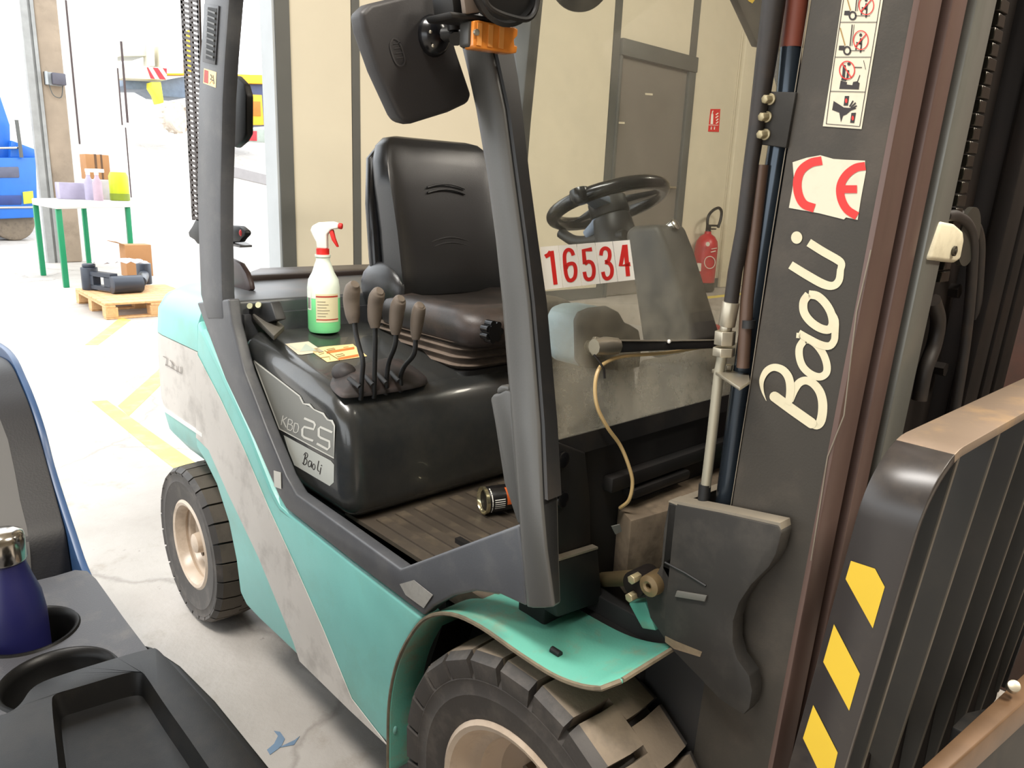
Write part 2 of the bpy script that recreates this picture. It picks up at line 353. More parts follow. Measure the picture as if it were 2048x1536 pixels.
# fire extinguisher and its sign
XRED = mat('extinguisher_red', (168, 42, 44), .35, var=.05, dirt=(120, 30, 30), dirt_amt=.3)
ec = at(1404, 581, 'x', -2.78)
ex = thing('fire_extinguisher', 'red fire extinguisher with a black hose loop against the cream wall', 'fire extinguisher', (ec.x, ec.y, ec.z))
def Z(h): return (ec.x, ec.y, ec.z+h)
m = M(); m.lathe([(.001, .03), (.088, .03), (.094, .05), (.094, .36), (.085, .41), (.06, .45), (.028, .47), (.026, .49)], Z(0), (0, 0, 1), 28); obj('cylinder_body', m, XRED, ex)
m = M(); m.lathe([(.09, 0), (.098, .01), (.098, .07), (.092, .075)], Z(0), (0, 0, 1), 28); obj('base_ring', m, BLACK, ex)
m = M(); m.cyl(Z(.49), Z(.54), .022); m.box(ec.x-.012, ec.x+.012, ec.y-.02, ec.y+.11, ec.z+.53, ec.z+.545); m.box(ec.x-.012, ec.x+.012, ec.y-.01, ec.y+.1, ec.z+.505, ec.z+.515); obj('valve_handle', m, BLACK, ex)
m = M(); m.tube([at(x, y, 'x', -2.77) for x, y in ((1420, 464), (1415, 450), (1417, 432), (1427, 420), (1438, 416), (1443, 424), (1441, 440), (1436, 455))], .012, 8, sub=5); obj('hose', m, BLACK, ex)
pr = Print(crop(1080, 320, 4.0425, 'x', -2.683, 1))
pr.ring((1372, 828), 46, 52, 6); pr.dot((1356, 680), 16, 18); pr.poly([(1272, 832), (1304, 835), (1300, 900), (1266, 898)])
pr.line([(1380, 745), (1420, 735)], 8); pr.line([(1385, 720), (1430, 712)], 6)
obj('label_print', pr.m, LABELW, ex)
sg = M(); sg.slab([at(x, y, 'x', XW+.001) for x, y in ((1421, 218), (1440, 218), (1437, 264), (1416, 263))], (.004, 0, 0))
so = thing('fire_extinguisher_sign', 'small red and white extinguisher sign on the cream wall right of the door', 'sign', tuple(at(1428, 262, 'x', XW)))
obj('sign_plate', sg, RED, so)
pr = Print(crop(1380, 0, 4.6533, 'x', XW+.005, 1))
pr.poly([(196, 1070), (216, 1072), (213, 1156), (190, 1154)]); pr.line([(205, 1062), (208, 1040), (214, 1030)], 9); pr.dot((206, 1066), 10); pr.line([(172, 1163), (262, 1166)], 4)
for i in range(4): pr.line([(240+4*math.sin(i*2), 1150-27*i), (262, 1132-27*i)], 9)
for x in (198, 228): pr.line([(x, 1178), (x-3, 1206)], 9); pr.line([(x-6, 1186), (x+6, 1182)], 5)
obj('sign_print', pr.m, PLATEW, so)

# yard: concrete post, pale wall, table, pallet
XP = -14.0
a, b = at(100, 525, 'x', XP), at(166, 525, 'x', XP)
m = M(); m.box(XP-.5, XP, a.y+.16, b.y, 0, 6.5); post = struct('trim_4', m, PILC, bev=.03)
m = M(); m.box(XP-.1, XP+.03, a.y-.03, a.y+.07, 0, 6.5); m.box(XP-.1, XP-.02, a.y+.07, a.y+.11, 0, 6.5); m.box(XP-.1, XP+.02, a.y+.11, a.y+.16, 0, 6.5); obj('steel_channel', m, mat('galvanised_post_steel', (150, 150, 148), .5, metal=.3, var=.12), post)
q = at(112, 158, 'x', XP+.1)
sb = thing('sensor_box', 'small dark sensor box on the concrete post', 'sensor', (q.x, q.y, q.z))
m = M(); m.box(q.x-.05, q.x+.08, q.y-.06, q.y+.13, q.z-.09, q.z+.09); obj('housing', m, mat('sensor_plastic', (84, 82, 92), .5), sb, bev=.015)
m = M(); m.box(q.x-.1, q.x-.05, q.y-.15, q.y+.1, q.z-.1, q.z+.1); m.box(q.x-.1, q.x+.03, q.y-.15, q.y-.12, q.z-.1, q.z+.1); obj('bracket', m, SEAML, sb)
m = M(); m.tube([q+Vector((-.05, -.1, -.09)), q+Vector((-.05, -.05, -.25)), q+Vector((-.05, .06, -.27)), q+Vector((-.05, .1, -.09))], .008, 6, sub=4); obj('cable', m, SEAM, sb)
a, b = at(150, 420, 'x', XP), at(264, 420, 'x', XP)
m = M(); m.box(XP-.25, XP-.12, a.y-.02, b.y, 0, 6.5); wf = struct('wall_far', m, PALEWALL)
def slot(p0, p1, w):
    P0, P1 = at(*p0, 'x', XP-.11), at(*p1, 'x', XP-.11)
    mm = M(); mm.box(XP-.12, XP-.105, P0.y, P0.y+w, min(P0.z, P1.z), max(P0.z, P1.z)); obj('seam_strip', mm, mat('brown_seam', (70, 56, 56), .6), wf)
slot((130, 0), (158, 288), .025); slot((234, 136), (244, 250), .02); slot((240, 82), (250, 245), .035); slot((250, 255), (264, 395), .018)

GREENL = mat('green_table_leg', (10, 128, 84), .4, var=.05)
fl, bl, br, fr = at(133, 575, 'z', 0), at(87, 551, 'z', 0), at(179, 534, 'z', 0), at(266, 549, 'z', 0)
zt = at(120, 404, 'x', fl.x).z
tb = thing('work_table', 'white topped work table on green metal legs beside the concrete post', 'table', tuple((fl+br)/2))
def ext(p, k): return (fl+br)/2*(1-k)+p*k
cs = [ext(p, 1.09) for p in (fl, fr, br, bl)]
m = M(); m.hexa([Vector((p.x, p.y, zt-.09)) for p in cs], [Vector((p.x, p.y, zt)) for p in cs]); obj('tabletop', m, mat('white_laminate', (196, 194, 190), .4, var=.02), tb, bev=.01)
for p in (fl, fr, br, bl):
    m = M(); m.box(p.x-.034, p.x+.034, p.y-.034, p.y+.034, 0, zt-.085); obj('leg', m, GREENL, tb, bev=.008)
CARD = mat('brown_cardboard', (164, 118, 76), .8, var=.06)
TAPE = mat('brown_packing_tape', (92, 66, 48), .4)
def tp(px, xt):      # a place on the table top, xt metres along, in line with the pixel column
    p = at(px, 395, 'x', xt); return Vector((xt, p.y, zt))
def boxat(name, label, cat, p, sx, sy, sz, mt, group=None, rot=0, lid=None):
    t = thing(name, label, cat, tuple(p), group)
    mm = M(); mm.box(p.x-sx/2, p.x+sx/2, p.y-sy/2, p.y+sy/2, p.z, p.z+sz); obj('body', mm, mt, t, bev=.01)
    if lid:
        mm = M(); mm.box(p.x-sx/2-.002, p.x+sx/2+.003, p.y-sy*.14, p.y-sy*.04, p.z, p.z+sz+.004); mm.box(p.x-sx/2-.002, p.x+sx/2+.003, p.y+sy*.12, p.y+sy*.2, p.z, p.z+sz+.004); obj('tape', mm, lid, t)
    return t
LIL = mat('pale_lilac_plastic', (158, 150, 172), .4)
p = tp(196, -12.9); p += Vector((0, 0, .30))
boxat('cardboard_box', 'brown taped cardboard box at the back of the white table', 'box', p, .35, .34, .38, CARD, lid=TAPE)
boxat('carton', 'white carton under the taped cardboard box on the table', 'box', Vector((p.x, p.y+.05, zt)), .4, .5, .28, mat('white_card', (176, 170, 170), .6, dirt=(210, 150, 130), dirt_amt=.3))
p = tp(142, -12.2); boxat('storage_tub', 'pale lilac plastic tub at the left end of the table', 'tub', p, .26, .34, .24, LIL)
p = tp(240, -11.9)
t = thing('canister', 'yellow-green plastic canister at the right end of the table', 'canister', tuple(p))
m = M(); m.lathe([(.12, 0), (.135, .02), (.135, .36), (.11, .42), (.001, .42)], p, (0, 0, 1), 24); obj('body', m, mat('yellow_green_plastic', (186, 196, 28), .4), t)
m = M(); m.lathe([(.138, 0), (.138, .10), (.134, .102)], p+Vector((0, 0, .005)), (0, 0, 1), 24); obj('label_band', m, mat('olive_label', (120, 136, 24), .5), t)
p = tp(214, -12.4)
boxat('white_carton', 'small white carton between the bottles and the yellow-green canister', 'box', p, .14, .18, .3, mat('white_card', (176, 170, 170), .6))
for i, (x, y, lab) in enumerate(((180, -11.9, 'white spray bottle beside the lilac tub on the table'), (197, -11.6, 'white pump bottle with a pinkish label behind the small white carton'))):
    p = tp(x, y); t = thing('plastic_bottle', lab, 'bottle', tuple(p))
    m = M(); m.lathe([(.06, 0), (.065, .02), (.065, .26), (.03, .33), (.028, .36)], p, (0, 0, 1), 18); obj('body', m, LIL if i == 0 else mat('pinkish_bottle', (170, 146, 158), .4), t)
    m = M(); m.cyl(p+Vector((0, 0, .36)), p+Vector((0, 0, .4)), .03); m.box(p.x-.03, p.x+.03, p.y-.03, p.y+.1, p.z+.4, p.z+.45); obj('pump_head', m, PALEWALL, t, bev=.008)

# pallet
WOOD = mat('pallet_wood', (206, 164, 116), .75, var=.14, scale=5, dirt=(150, 108, 70), dirt_amt=.4, dirt_scale=6, stretch=(1, 6, 3))
A, B, C_ = at(213, 640, 'z', 0), at(153, 605, 'z', 0), at(334, 634, 'z', 0)
e1, e2 = (B-A), (C_-A); L1, L2 = e1.length, 1.0; e1.normalize(); e2 = (e2-e1*e2.dot(e1)).normalized()
hp = at(213, 607, 'x', A.x).z
def pb(name, u0, u1, v0, v1, z0, z1, par, mt=WOOD):
    mm = M(); mm.hexa([A+e1*u+e2*v+Vector((0, 0, z0)) for u, v in ((u0, v0), (u1, v0), (u1, v1), (u0, v1))], [A+e1*u+e2*v+Vector((0, 0, z1)) for u, v in ((u0, v0), (u1, v0), (u1, v1), (u0, v1))])
    return obj(name, mm, mt, par, bev=.004, seg=1)
pal = thing('pallet', 'wooden pallet on the bright floor with a black machine part on it', 'pallet', tuple(A+e1*L1/2+e2*L2/2))
for k in range(7):
    w = L1/7; pb('deck_board', k*w+.012, (k+1)*w-.012, 0, L2, hp-.024, hp, pal)
for k in range(3): pb('stringer_board', 0, L1, k*(L2-.1)/2, k*(L2-.1)/2+.1, hp-.05, hp-.025, pal)
for i in range(3):
    for k in range(3): pb('pallet_block', i*(L1-.15)/2, i*(L1-.15)/2+.15, k*(L2-.12)/2, k*(L2-.12)/2+.12, .02, hp-.05, pal)
    pb('bottom_board', i*(L1-.12)/2, i*(L1-.12)/2+.12, 0, L2, 0, .02, pal)
mp = thing('machine_part', 'black cast machine part with a round barrel lying on the pallet', 'machine part', tuple(at(230, 590, 'z', hp)))
BLUEB = mat('blue_black_casting', (44, 50, 62), .35, var=.1)
def pz(px, py, h=0): p = at(px, py, 'z', hp); return Vector((p.x, p.y, hp+h))
p0, p1 = pz(224, 588, .10), pz(284, 584, .10)
m = M(); m.cyl(p0, p1, .10, 24); obj('barrel', m, BLUEB, mp, bev=.01)
q0 = pz(182, 579); q1 = pz(226, 586)
m = M(); m.cyl(q0, q0+Vector((0, 0, .26)), .09, 20); m.cyl(q0+Vector((0, 0, .26)), q0+Vector((0, 0, .3)), .07, 20); obj('boss', m, BLUEB, mp, bev=.01)
m = M(); d = q1-q0; u = d.normalized(); w_ = Vector((-u.y, u.x, 0))*.045
for s0, s1, z0, z1 in ((0, 1.1, .17, .22), (0, 1.1, .02, .07), (.0, .32, .06, .18), (.8, 1.1, .06, .18)):
    m.hexa([q0+d*s0-w_+Vector((0, 0, z0)), q0+d*s1-w_+Vector((0, 0, z0)), q0+d*s1+w_+Vector((0, 0, z0)), q0+d*s0+w_+Vector((0, 0, z0))], [q0+d*s0-w_+Vector((0, 0, z1)), q0+d*s1-w_+Vector((0, 0, z1)), q0+d*s1+w_+Vector((0, 0, z1)), q0+d*s0+w_+Vector((0, 0, z1))])
obj('slotted_arm', m, BLUEB, mp)
q2 = pz(290, 568); m = M(); m.cyl(q2, q2+Vector((0, 0, .26)), .085, 20); m.cyl(p1+Vector((0, 0, .02)), q2+Vector((0, 0, .12)), .06); obj('far_boss', m, BLUEB, mp, bev=.01)
fo = M(); c = pz(245, 578, .31); n = 12
for j in range(n):
    for i in range(n): fo.v.append(c+e2*((i/(n-1)-.5)*.55)+e1*((j/(n-1)-.5)*.34)+Vector((0, 0, rnd.uniform(0, .07)*(1-abs(i/(n-1)-.5)*1.4))))
fo.f = [(j*n+i, j*n+i+1, (j+1)*n+i+1, (j+1)*n+i) for j in range(n-1) for i in range(n-1)]; fo.m = [0]*len(fo.f)
tag(obj('plastic_bag', fo, mat('crumpled_clear_plastic', (206, 208, 222), .2, var=.2, scale=20), flat=True), 'crumpled pale plastic bag lying on the black machine part', 'bag')
p = pz(262, 556)
t = thing('open_carton', 'open brown cardboard box standing behind the pallet load', 'box', (p.x-.25, p.y+.15, hp))
m = M(); p = Vector((p.x-.25, p.y+.15, hp)); m.box(p.x-.13, p.x+.13, p.y-.16, p.y+.17, hp, hp+.42); obj('body', m, CARD, t, bev=.006)
m = M(); m.hexa([p+Vector((.13, -.16, .42)), p+Vector((-.13, -.16, .42)), p+Vector((-.13, -.30, .46)), p+Vector((.13, -.26, .46))], [p+Vector((.13, -.16, .427)), p+Vector((-.13, -.16, .427)), p+Vector((-.13, -.30, .467)), p+Vector((.13, -.26, .467))]); obj('flap', m, CARD, t)

# blue vehicle beyond the post
XB = -19.0
BLUEV = mat('blue_vehicle_paint', (38, 104, 190), .35, var=.06)
bv = thing('blue_vehicle', 'blue heavy vehicle with chrome bars and a yellow plate beyond the concrete post', 'vehicle', tuple(at(20, 445, 'x', XB)))
def px(pts, x=XB): return [(lambda p: (p.y, p.z))(at(a, b, 'x', x)) for a, b in pts]
def pxm(name, pts, mt, par, x=XB, d=.5, bev=.03):
    mm = M(); mm.prism(px(pts, x), 'x', x-d, x); return obj(name, mm, mt, par, bev=bev)
pxm('body', [(-160, 315), (72, 315), (76, 435), (-160, 445)], BLUEV, bv, d=2.5)
pxm('cab', [(-160, 120), (0, 190), (20, 250), (22, 316), (-160, 316)], BLUEV, bv, x=XB-.3, d=2)
pxm('side_step', [(22, 280), (70, 298), (72, 316), (20, 316)], BLUEV, bv, x=XB-.1, d=1)
pxm('vent_slot', [(-160, 336), (38, 333), (40, 356), (-160, 358)], mat('vehicle_slot_grey', (84, 86, 104), .5), bv, x=XB+.02, d=.1)
pxm('lower_slot', [(-160, 392), (44, 390), (44, 410), (-160, 412)], mat('vehicle_slot_navy', (36, 58, 118), .5), bv, x=XB+.02, d=.1)
pxm('number_plate', [(46, 384), (66, 382), (68, 406), (48, 408)], mat('yellow_plate', (226, 214, 60), .5), bv, x=XB+.04, d=.05, bev=.005)
pxm('chrome_bar', [(-160, 296), (40, 293), (40, 298), (-160, 301)], CHROME, bv, x=XB+.03, d=.1)
pxm('lower_chrome_bar', [(-160, 415), (72, 412), (72, 417), (-160, 420)], CHROME, bv, x=XB+.03, d=.1)
m = M(); c = at(20, 432, 'x', XB-.5); m.cyl((c.x-.3, c.y, .42), (c.x+.3, c.y, .42), .42, 24); obj('wheel', m, RUBBER, bv, bev=.05)
m = M(); m.tube([at(x, y, 'x', XB+.05) for x, y in ((33, 240), (36, 262), (40, 290), (43, 315))], .04, 6); obj('hand_rail', m, SEAM, bv)

# far yard beyond the ramp: crane beam, orange machine
XF = -31.0
def far(name, pts, mt, par, x=XF, d=.8, bev=.02): return pxm(name, pts, mt, par, x, d, bev)
CRM = mat('crane_cream', (214, 208, 188), .5, var=.04)
OR = mat('machine_orange', (236, 170, 30), .5, var=.05); NAVY = mat('machine_navy', (58, 66, 100), .5, var=.1)
cr = thing('mobile_crane', 'cream mobile crane with a red striped beam end far out in the yard', 'crane', tuple(at(285, 262, 'x', XF)))
far('beam', [(244, 128), (334, 136), (334, 160), (246, 156)], CRM, cr, d=1)
pr = M()
for q_ in ([(294, 135), (296, 134), (310, 158), (302, 157)], [(306, 135), (316, 136), (332, 159), (320, 158)], [(326, 136), (334, 137), (334, 148)]): pr.prism(px(q_, XF+.03), 'x', XF, XF+.03)
obj('red_stripe', pr, mat('signal_red', (176, 40, 48), .5), cr)
far('cab_block', [(240, 82), (296, 82), (296, 112), (242, 112)], CRM, cr, x=XF-1, d=2)
far('mast_post', [(298, 80), (308, 80), (310, 132), (300, 132)], CRM, cr, x=XF-.6)
far('far_post', [(318, 90), (325, 90), (326, 134), (319, 134)], CRM, cr, x=XF-.6)
far('under_deck', [(246, 157), (330, 160), (372, 152), (372, 196), (325, 192), (300, 178), (258, 178), (246, 172)], mat('machine_grey_blue', (110, 124, 142), .5), cr, x=XF-1, d=2)
far('yellow_post', [(303, 164), (322, 164), (328, 205), (318, 208), (312, 190), (303, 176)], mat('post_yellow', (236, 226, 60), .5), cr, x=XF+.1, d=.6)
tc_ = at(351, 236, 'x', XF+.5)
m = M(); m.lathe([(.28, -.25), (.50, -.25), (.55, -.2), (.55, .2), (.50, .25), (.28, .25)], tc_, (1, 0.5, 0), 26)
for k in range(16):
    a_ = k*math.pi/8; m.box(tc_.x-.2, tc_.x+.2, tc_.y+.54*math.cos(a_)-.04, tc_.y+.54*math.cos(a_)+.04, tc_.z+.54*math.sin(a_)-.04, tc_.z+.54*math.sin(a_)+.04)
obj('lugged_wheel', m, mat('washed_out_tyre', (196, 184, 170), .8, var=.2), cr)  # tyre colour lightened to take in the overexposed glare of the yard
om = thing('orange_machine', 'orange and navy construction machine far out in the yard beside the door jamb', 'machine', tuple(at(510, 255, 'x', XF)))
far('upper_body', [(463, 148), (535, 150), (535, 168), (463, 166)], OR, om, d=2)
far('frame', [(450, 168), (537, 168), (540, 252), (452, 250)], NAVY, om, x=XF-.2, d=2)
far('engine_door', [(484, 188), (524, 190), (528, 250), (490, 250)], OR, om, x=XF+.1, d=.3)
far('grille', [(495, 202), (521, 203), (522, 232), (496, 231)], mat('grille_rust', (196, 112, 32), .6), om, x=XF+.14, d=.05, bev=.005)
far('roof_edge', [(375, 60), (384, 60), (384, 150), (330, 150), (330, 146), (375, 146)], OR, om, x=XF-.4, d=.5)
rp = thing('barrier_pole', 'red and green striped barrier rail low in front of the orange machine', 'barrier', tuple(at(510, 286, 'x', XF+1.5)))
far('rail', [(470, 258), (541, 258), (541, 286), (470, 282)], mat('pale_green_rail', (150, 158, 148), .5, var=.1), rp, x=XF+1.5, d=.2)
far('red_band', [(496, 262), (514, 262), (514, 282), (496, 281)], mat('signal_red', (176, 40, 48), .5), rp, x=XF+1.53, d=.2, bev=.005)
a, b = at(463, 331, 'x', -21), at(548, 352, 'x', -21)
m = M(); m.hexa([a+Vector((0, 0, -.3)), b+Vector((0, 0, -.3)), b+Vector((0, 0, -.02)), a+Vector((0, 0, -.02))], [a+Vector((-.3, 0, -.3)), b+Vector((-.3, 0, -.3)), b+Vector((-.3, 0, 0)), a+Vector((-.3, 0, 0))]); struct('trim_5', m, mat('kerb_stone', (150, 146, 146), .7, var=.05))
# ------------------------------------------------------------------ the forklift
fk = thing('forklift', 'teal and charcoal counterbalance forklift parked in the hall doorway, number 16534 on its windscreen', 'forklift', (-.8, 0, 0))
YS = -.575
def yz(pts, y): return [(lambda p: (p.x, p.z))(at(a, b, 'y', y)) for a, b in pts]
def yprism(name, pts, y0, y1, mt, par=fk, bev=.004, k=0, seg=2, **kw):
    p = yz(pts, y0)
    if k: p = sm2(p, k, True)
    m = M(); m.prism(p, 'y', y0, y1); return obj(name, m, mt, par, bev=bev, seg=seg, **kw)
# teal side panel and stripe
side = yprism('side_panel', [(393, 640), (450, 760), (507, 880), (556, 992), (572, 1020), (700, 1122), (848, 1236), (822, 1275), (800, 1320), (788, 1365), (782, 1420), (779, 1494),
                             (700, 1420), (600, 1318), (518, 1240), (492, 1212), (479, 1185), (471, 1120), (456, 1045), (432, 970), (410, 925), (391, 893)], YS, YS+.05, TEAL, bev=.012, seg=3)
st = [(393, 705), (402, 722), (440, 795), (489, 900), (538, 1016), (580, 1107), (646, 1256), (704, 1397), (779, 1494), (700, 1420), (600, 1322), (588, 1285), (518, 1115), (455, 983), (418, 900), (393, 875)]
m = M(); m.slab([at(x, y, 'y', YS-.001) for x, y in st], (0, -.0015, 0)); obj('white_stripe', m, WHITESTRIPE, side)
m = M(); m.tube([at(x, y, 'y', YS+.006) for x, y in ((412, 664), (452, 749), (506, 868), (550, 980), (565, 1014), (600, 1050))], [.014, .014, .014, .014, .010, .004], 8); obj('rounded_ridge', m, TEAL, side)
for sx in (1,):
    mm = M(); mm.prism([(-1.17, .27), (-.39, .27), (-.28, .63), (-.36, .70), (-.8, .71), (-1.1, 1.05), (-1.45, 1.0), (-1.45, .7), (-1.2, .4)], 'y', .52, .575); obj('side_panel', mm, TEAL, fk, bev=.012)
m = M(); m.prism([(-1.2, .27), (-.42, .27), (-.30, .60), (-.30, .68), (-1.25, .68), (-1.3, .5)], 'y', -.50, .50); obj('chassis_tank', m, SOOT, fk)
# charcoal frame with the entry step
frame = yprism('side_frame', [(393, 605), (450, 758), (507, 878), (556, 990), (572, 1018), (700, 1120), (847, 1232), (866, 1214), (905, 1193), (950, 1183), (1000, 1190), (1052, 1214),
                              (1046, 1130), (1037, 1049), (799, 1138), (700, 1066), (592, 989), (570, 952), (533, 862), (487, 742), (462, 645), (456, 598)], -.582, -.55, FRAME, bev=.006, seg=3)
m = M(); m.slab([at(x, y, 'y', -.5835) for x, y in ((548, 941), (562, 945), (563, 978), (549, 973))], (0, -.001, 0)); obj('square_label', m, LABELW, frame)
m = M(); m.slab([at(x, y, 'y', -.5835) for x, y in ((800, 1168), (828, 1160), (866, 1190), (848, 1216), (812, 1190))], (0, -.001, 0)); obj('worn_label', m, mat('worn_silver_label', (150, 148, 142), .4, var=.2, scale=30, dirt=(90, 90, 90), dirt_amt=.6, dirt_scale=30), frame)
# rear pillar, vent, screen
pil = M()
rows = ((-420, 450, 520), (-150, 420, 474), (0, 407, 457), (110, 399, 449), (200, 395, 444), (380, 393, 440), (480, 396, 440), (590, 400, 443), (640, 414, 447))
rings = []
for y, l, r in rows:
    a, b = at(l, y, 'y', -.584), at(r, y, 'y', -.584)
    rings.append([a, b, b+Vector((0, .038, 0)), a+Vector((0, .038, 0))])
pil.loft(rings); rp_ = obj('rear_pillar', pil, FRAME, fk, bev=.008, seg=2)
def onp(pts, y=-.5845): return [at(a, b, 'y', y) for a, b in pts]
m = M(); m.slab(onp([(411, 8), (440, 12), (433, 130), (408, 124)]), (0, -.004, 0)); obj('vent_frame', m, FRAME, rp_, bev=.001)
m = M(); m.slab(onp([(416, 14), (434, 17), (428, 122), (412, 117)], -.5888), (0, -.0006, 0)); obj('vent_recess', m, SOOT, rp_)
for k in range(9):
    y0 = 21+k*11; x0 = 417-.5*k; x1 = 433-.55*k
    m = M(); m.slab(onp([(x0, y0-2), (x1, y0+4), (x1, y0+8), (x0, y0+1)], -.589), (0, -.004, 0)); obj('vent_slat', m, GREYP, rp_)
pr = Print(crop(240, 80, 6.4, 'y', -.5842, -1))
pr.poly([(1078, 362), (1236, 412), (1228, 612), (1068, 552)], mi=0); pr.poly([(1084, 378), (1136, 396), (1132, 560), (1076, 540)], lift=.0009, mi=1)
pr.line([(1165, 440), (1185, 480), (1160, 500), (1200, 520)], 12, mi=2); pr.line([(1195, 450), (1210, 560)], 8, mi=2); pr.line([(1150, 560), (1180, 520), (1205, 570)], 7, mi=3)
obj('pinch_sticker', pr.m, [PALEY, mat('dark_red_print', (170, 60, 50), .5), INK, ORANGE], rp_)
m = M(); m.prism(yz([(470, 150), (487, 168), (493, 190), (493, 268), (484, 283), (470, 295), (455, 290), (455, 155)], -.50), 'y', -.50, -.48); obj('grab_handle', m, BLACK, rp_, bev=.006)
m = M()
def scr(u, v):        # u 0..1 across, v 0..1 down
    y = -60+v*500; l = 360+.054*(y); w = 36-.028*y
    return at(l+u*w, y, 'y', -.55)
for v in range(50):
    for d in (0,):
        a, b, c, e = scr(0, v/50), scr(.5, (v+.55)/50), scr(.5, (v+1.15)/50), scr(0, (v+.6)/50)
        m.slab([a, b, c, e], (0, .004, 0)); a, b, c, e = scr(.5, (v+.55)/50), scr(1, (v+1.1)/50), scr(1, (v+1.7)/50), scr(.5, (v+1.15)/50)
        m.slab([a, b, c, e], (0, .004, 0))
for u in (0, .46, .92):
    m.slab([scr(u, 0), scr(u+.13, 0), scr(u+.13, .52), scr(u+.13, 1.0), scr(u, 1.0), scr(u, .52)], (0, .005, 0))
obj('perforated_rear_screen', m, mat('brown_black_mesh', (52, 40, 34), .5), fk, flat=True)
m = M(); m.prism(yz([(392, 436), (384, 452), (376, 464), (378, 474), (388, 480), (394, 488), (400, 488), (400, 436)], -.55), 'y', -.55, -.50); obj('screen_clip', m, BLACK, fk, bev=.004)
m = M(); m.prism(yz([(455, 450), (478, 452), (490, 462), (490, 470), (482, 478), (478, 484), (455, 486)], -.46), 'y', -.46, -.44); lk = obj('rear_lock', m, BLACK, fk, bev=.006)
m = M(); m.sphere(at(488, 466, 'y', -.45), .014); obj('red_button', m, RED, lk)
m = M(); m.slab([at(x, y, 'z', at(478, 488, 'y', -.45).z) for x, y in ((455, 486), (480, 491), (504, 490), (482, 479), (455, 478))], (0, 0, -.006)); obj('lock_plate', m, DECK, lk)
m = M(); m.prism(yz([(458, 516), (478, 526), (490, 545), (497, 565), (500, 580), (494, 584), (458, 586)], -.42), 'y', -.42, -.40); obj('hinge_guard', m, mat('brown_black_guard', (62, 46, 44), .5), fk, bev=.008)
# rear pillar twin, roof guard
m = M(); m.loft([[a, b, b+Vector((0, .05, 0)), a+Vector((0, .05, 0))] for a, b in ((at(x-70, y, 'y', .53), at(x, y, 'y', .53)) for x, y in ((1084, -200), (1066, 0), (1043, 240), (1028, 440), (1014, 600)))]); obj('rear_pillar', m, GREYP, fk, bev=.008)
# counterweight : stacked bands of one rounded casting
def cwring(z, gx=0, gy=0):
    x0, x1, yh, r = -1.965+gx, -1.395, .575-gy, .26
    pts = [(x1, -yh), ]
    for i in range(9):
        a = rad(-90-90*i/8); pts.append((x0+r+r*math.cos(a), -yh+r+r*math.sin(a)))
    for i in range(9):
        a = rad(180-90*i/8); pts.append((x0+r+r*math.cos(a), yh-r+r*math.sin(a)))
    pts.append((x1, yh))
    return [Vector((x, y, z)) for x, y in pts]
def cwz(px_, py_): return at(px_, py_, 'y', -.575).z
zA, zB = .965, .715
m = M(); m.loft([cwring(zA), cwring(1.04, .012, .004), cwring(1.085, .045, .02), cwring(1.112, .10, .05), cwring(1.118, .2, .1)])
cwt = obj('counterweight', m, TEAL, fk, ang=60)
m = M(); m.loft([cwring(zB), cwring(.74, -.012, -.001), cwring(zA-.003, -.005, -.001)]); obj('grey_band', m, WHITESTRIPE, cwt, ang=60)
m = M(); m.loft([cwring(zB-.012, -.016, -.003), cwring(zB, -.016, -.003)]); obj('white_pinstripe', m, WHITE, cwt)
m = M(); m.loft([cwring(.60, .10, .03), cwring(.64, .03, .005), cwring(zB-.012)]); obj('lower_skirt', m, TEAL, cwt, ang=60)
pr = Print(crop(300, 540, 3.338, 'y', -.578, -1))
for a in ([(90, 575), (115, 590), (108, 640)], [(135, 600), (165, 640)], [(150, 615), (150, 655)], [(182, 640), (182, 680)], [(208, 645), (208, 690)], [(105, 630), (212, 692)]): pr.line(a, 5)
obj('embossed_lettering', pr.m, mat('worn_emboss', (140, 132, 126), .6), cwt)
m = M(); m.prism([(-1.75, .55), (-1.30, .55), (-1.30, .30), (-1.75, .30)], 'y', -.45, .45); obj('rear_axle_beam', m, SOOT, fk)
# rear deck
m = M(); m.prism([(-1.2, -.53), (-1.2, .53), (-1.78, .53), (-1.78, -.22), (-1.42, -.53)], 'z', .9, 1.135); dk = obj('rear_deck', m, DECK, fk, bev=.01, seg=3)
m = M(); m.prism([(-1.60, -.36), (-1.66, .53), (-1.80, .53), (-1.80, -.20)], 'z', 1.10, 1.155); obj('deck_lip', m, mat('brown_black_lip', (52, 40, 36), .4), dk, bev=.008)
m = M(); m.box(-1.199, -1.185, -.52, .52, .9, 1.098); obj('deck_front_face', m, FRAME, dk)
# hood
ZH0, ZH1, XH0, XH1 = .985, 1.062, -.69, -1.195
def zh(x): return ZH0+(ZH1-ZH0)*(x-XH0)/(XH1-XH0)
HN = Vector((-(ZH1-ZH0)/(XH1-XH0), 0, 1)).normalized(); HP = Vector((XH0, 0, ZH0))
m = M(); m.prism([(-.615, .69), (-.628, .86), (-.643, .93), (-.668, .965), (-.71, zh(-.71)), (-1.19, zh(-1.19)), (-1.19, .69)], 'y', -.535, .535)
hood = obj('hood', m, BLACKP, fk, bev=.05, seg=5, ang=60)
def hf(x0, y0, sc):
    def fn(u, v, lift): return atn(x0+u/sc, y0+v/sc, HP, HN)+HN*(lift+.0006)
    return fn
pr = Print(hf(480, 680, 4.957)); pr.poly([(445, 42), (680, 18), (830, 118), (610, 150), (575, 148)]); pr.line([(490, 60), (560, 100)], 10, mi=1); pr.poly([(590, 120), (650, 40), (760, 110)], lift=.001, mi=1)
obj('faded_label', pr.m, [PAPER, mat('label_grey_green', (176, 186, 172), .5)], hood)
pr = Print(hf(600, 650, 6.8267))     # crop 650,680 uses the same scale; offsets below
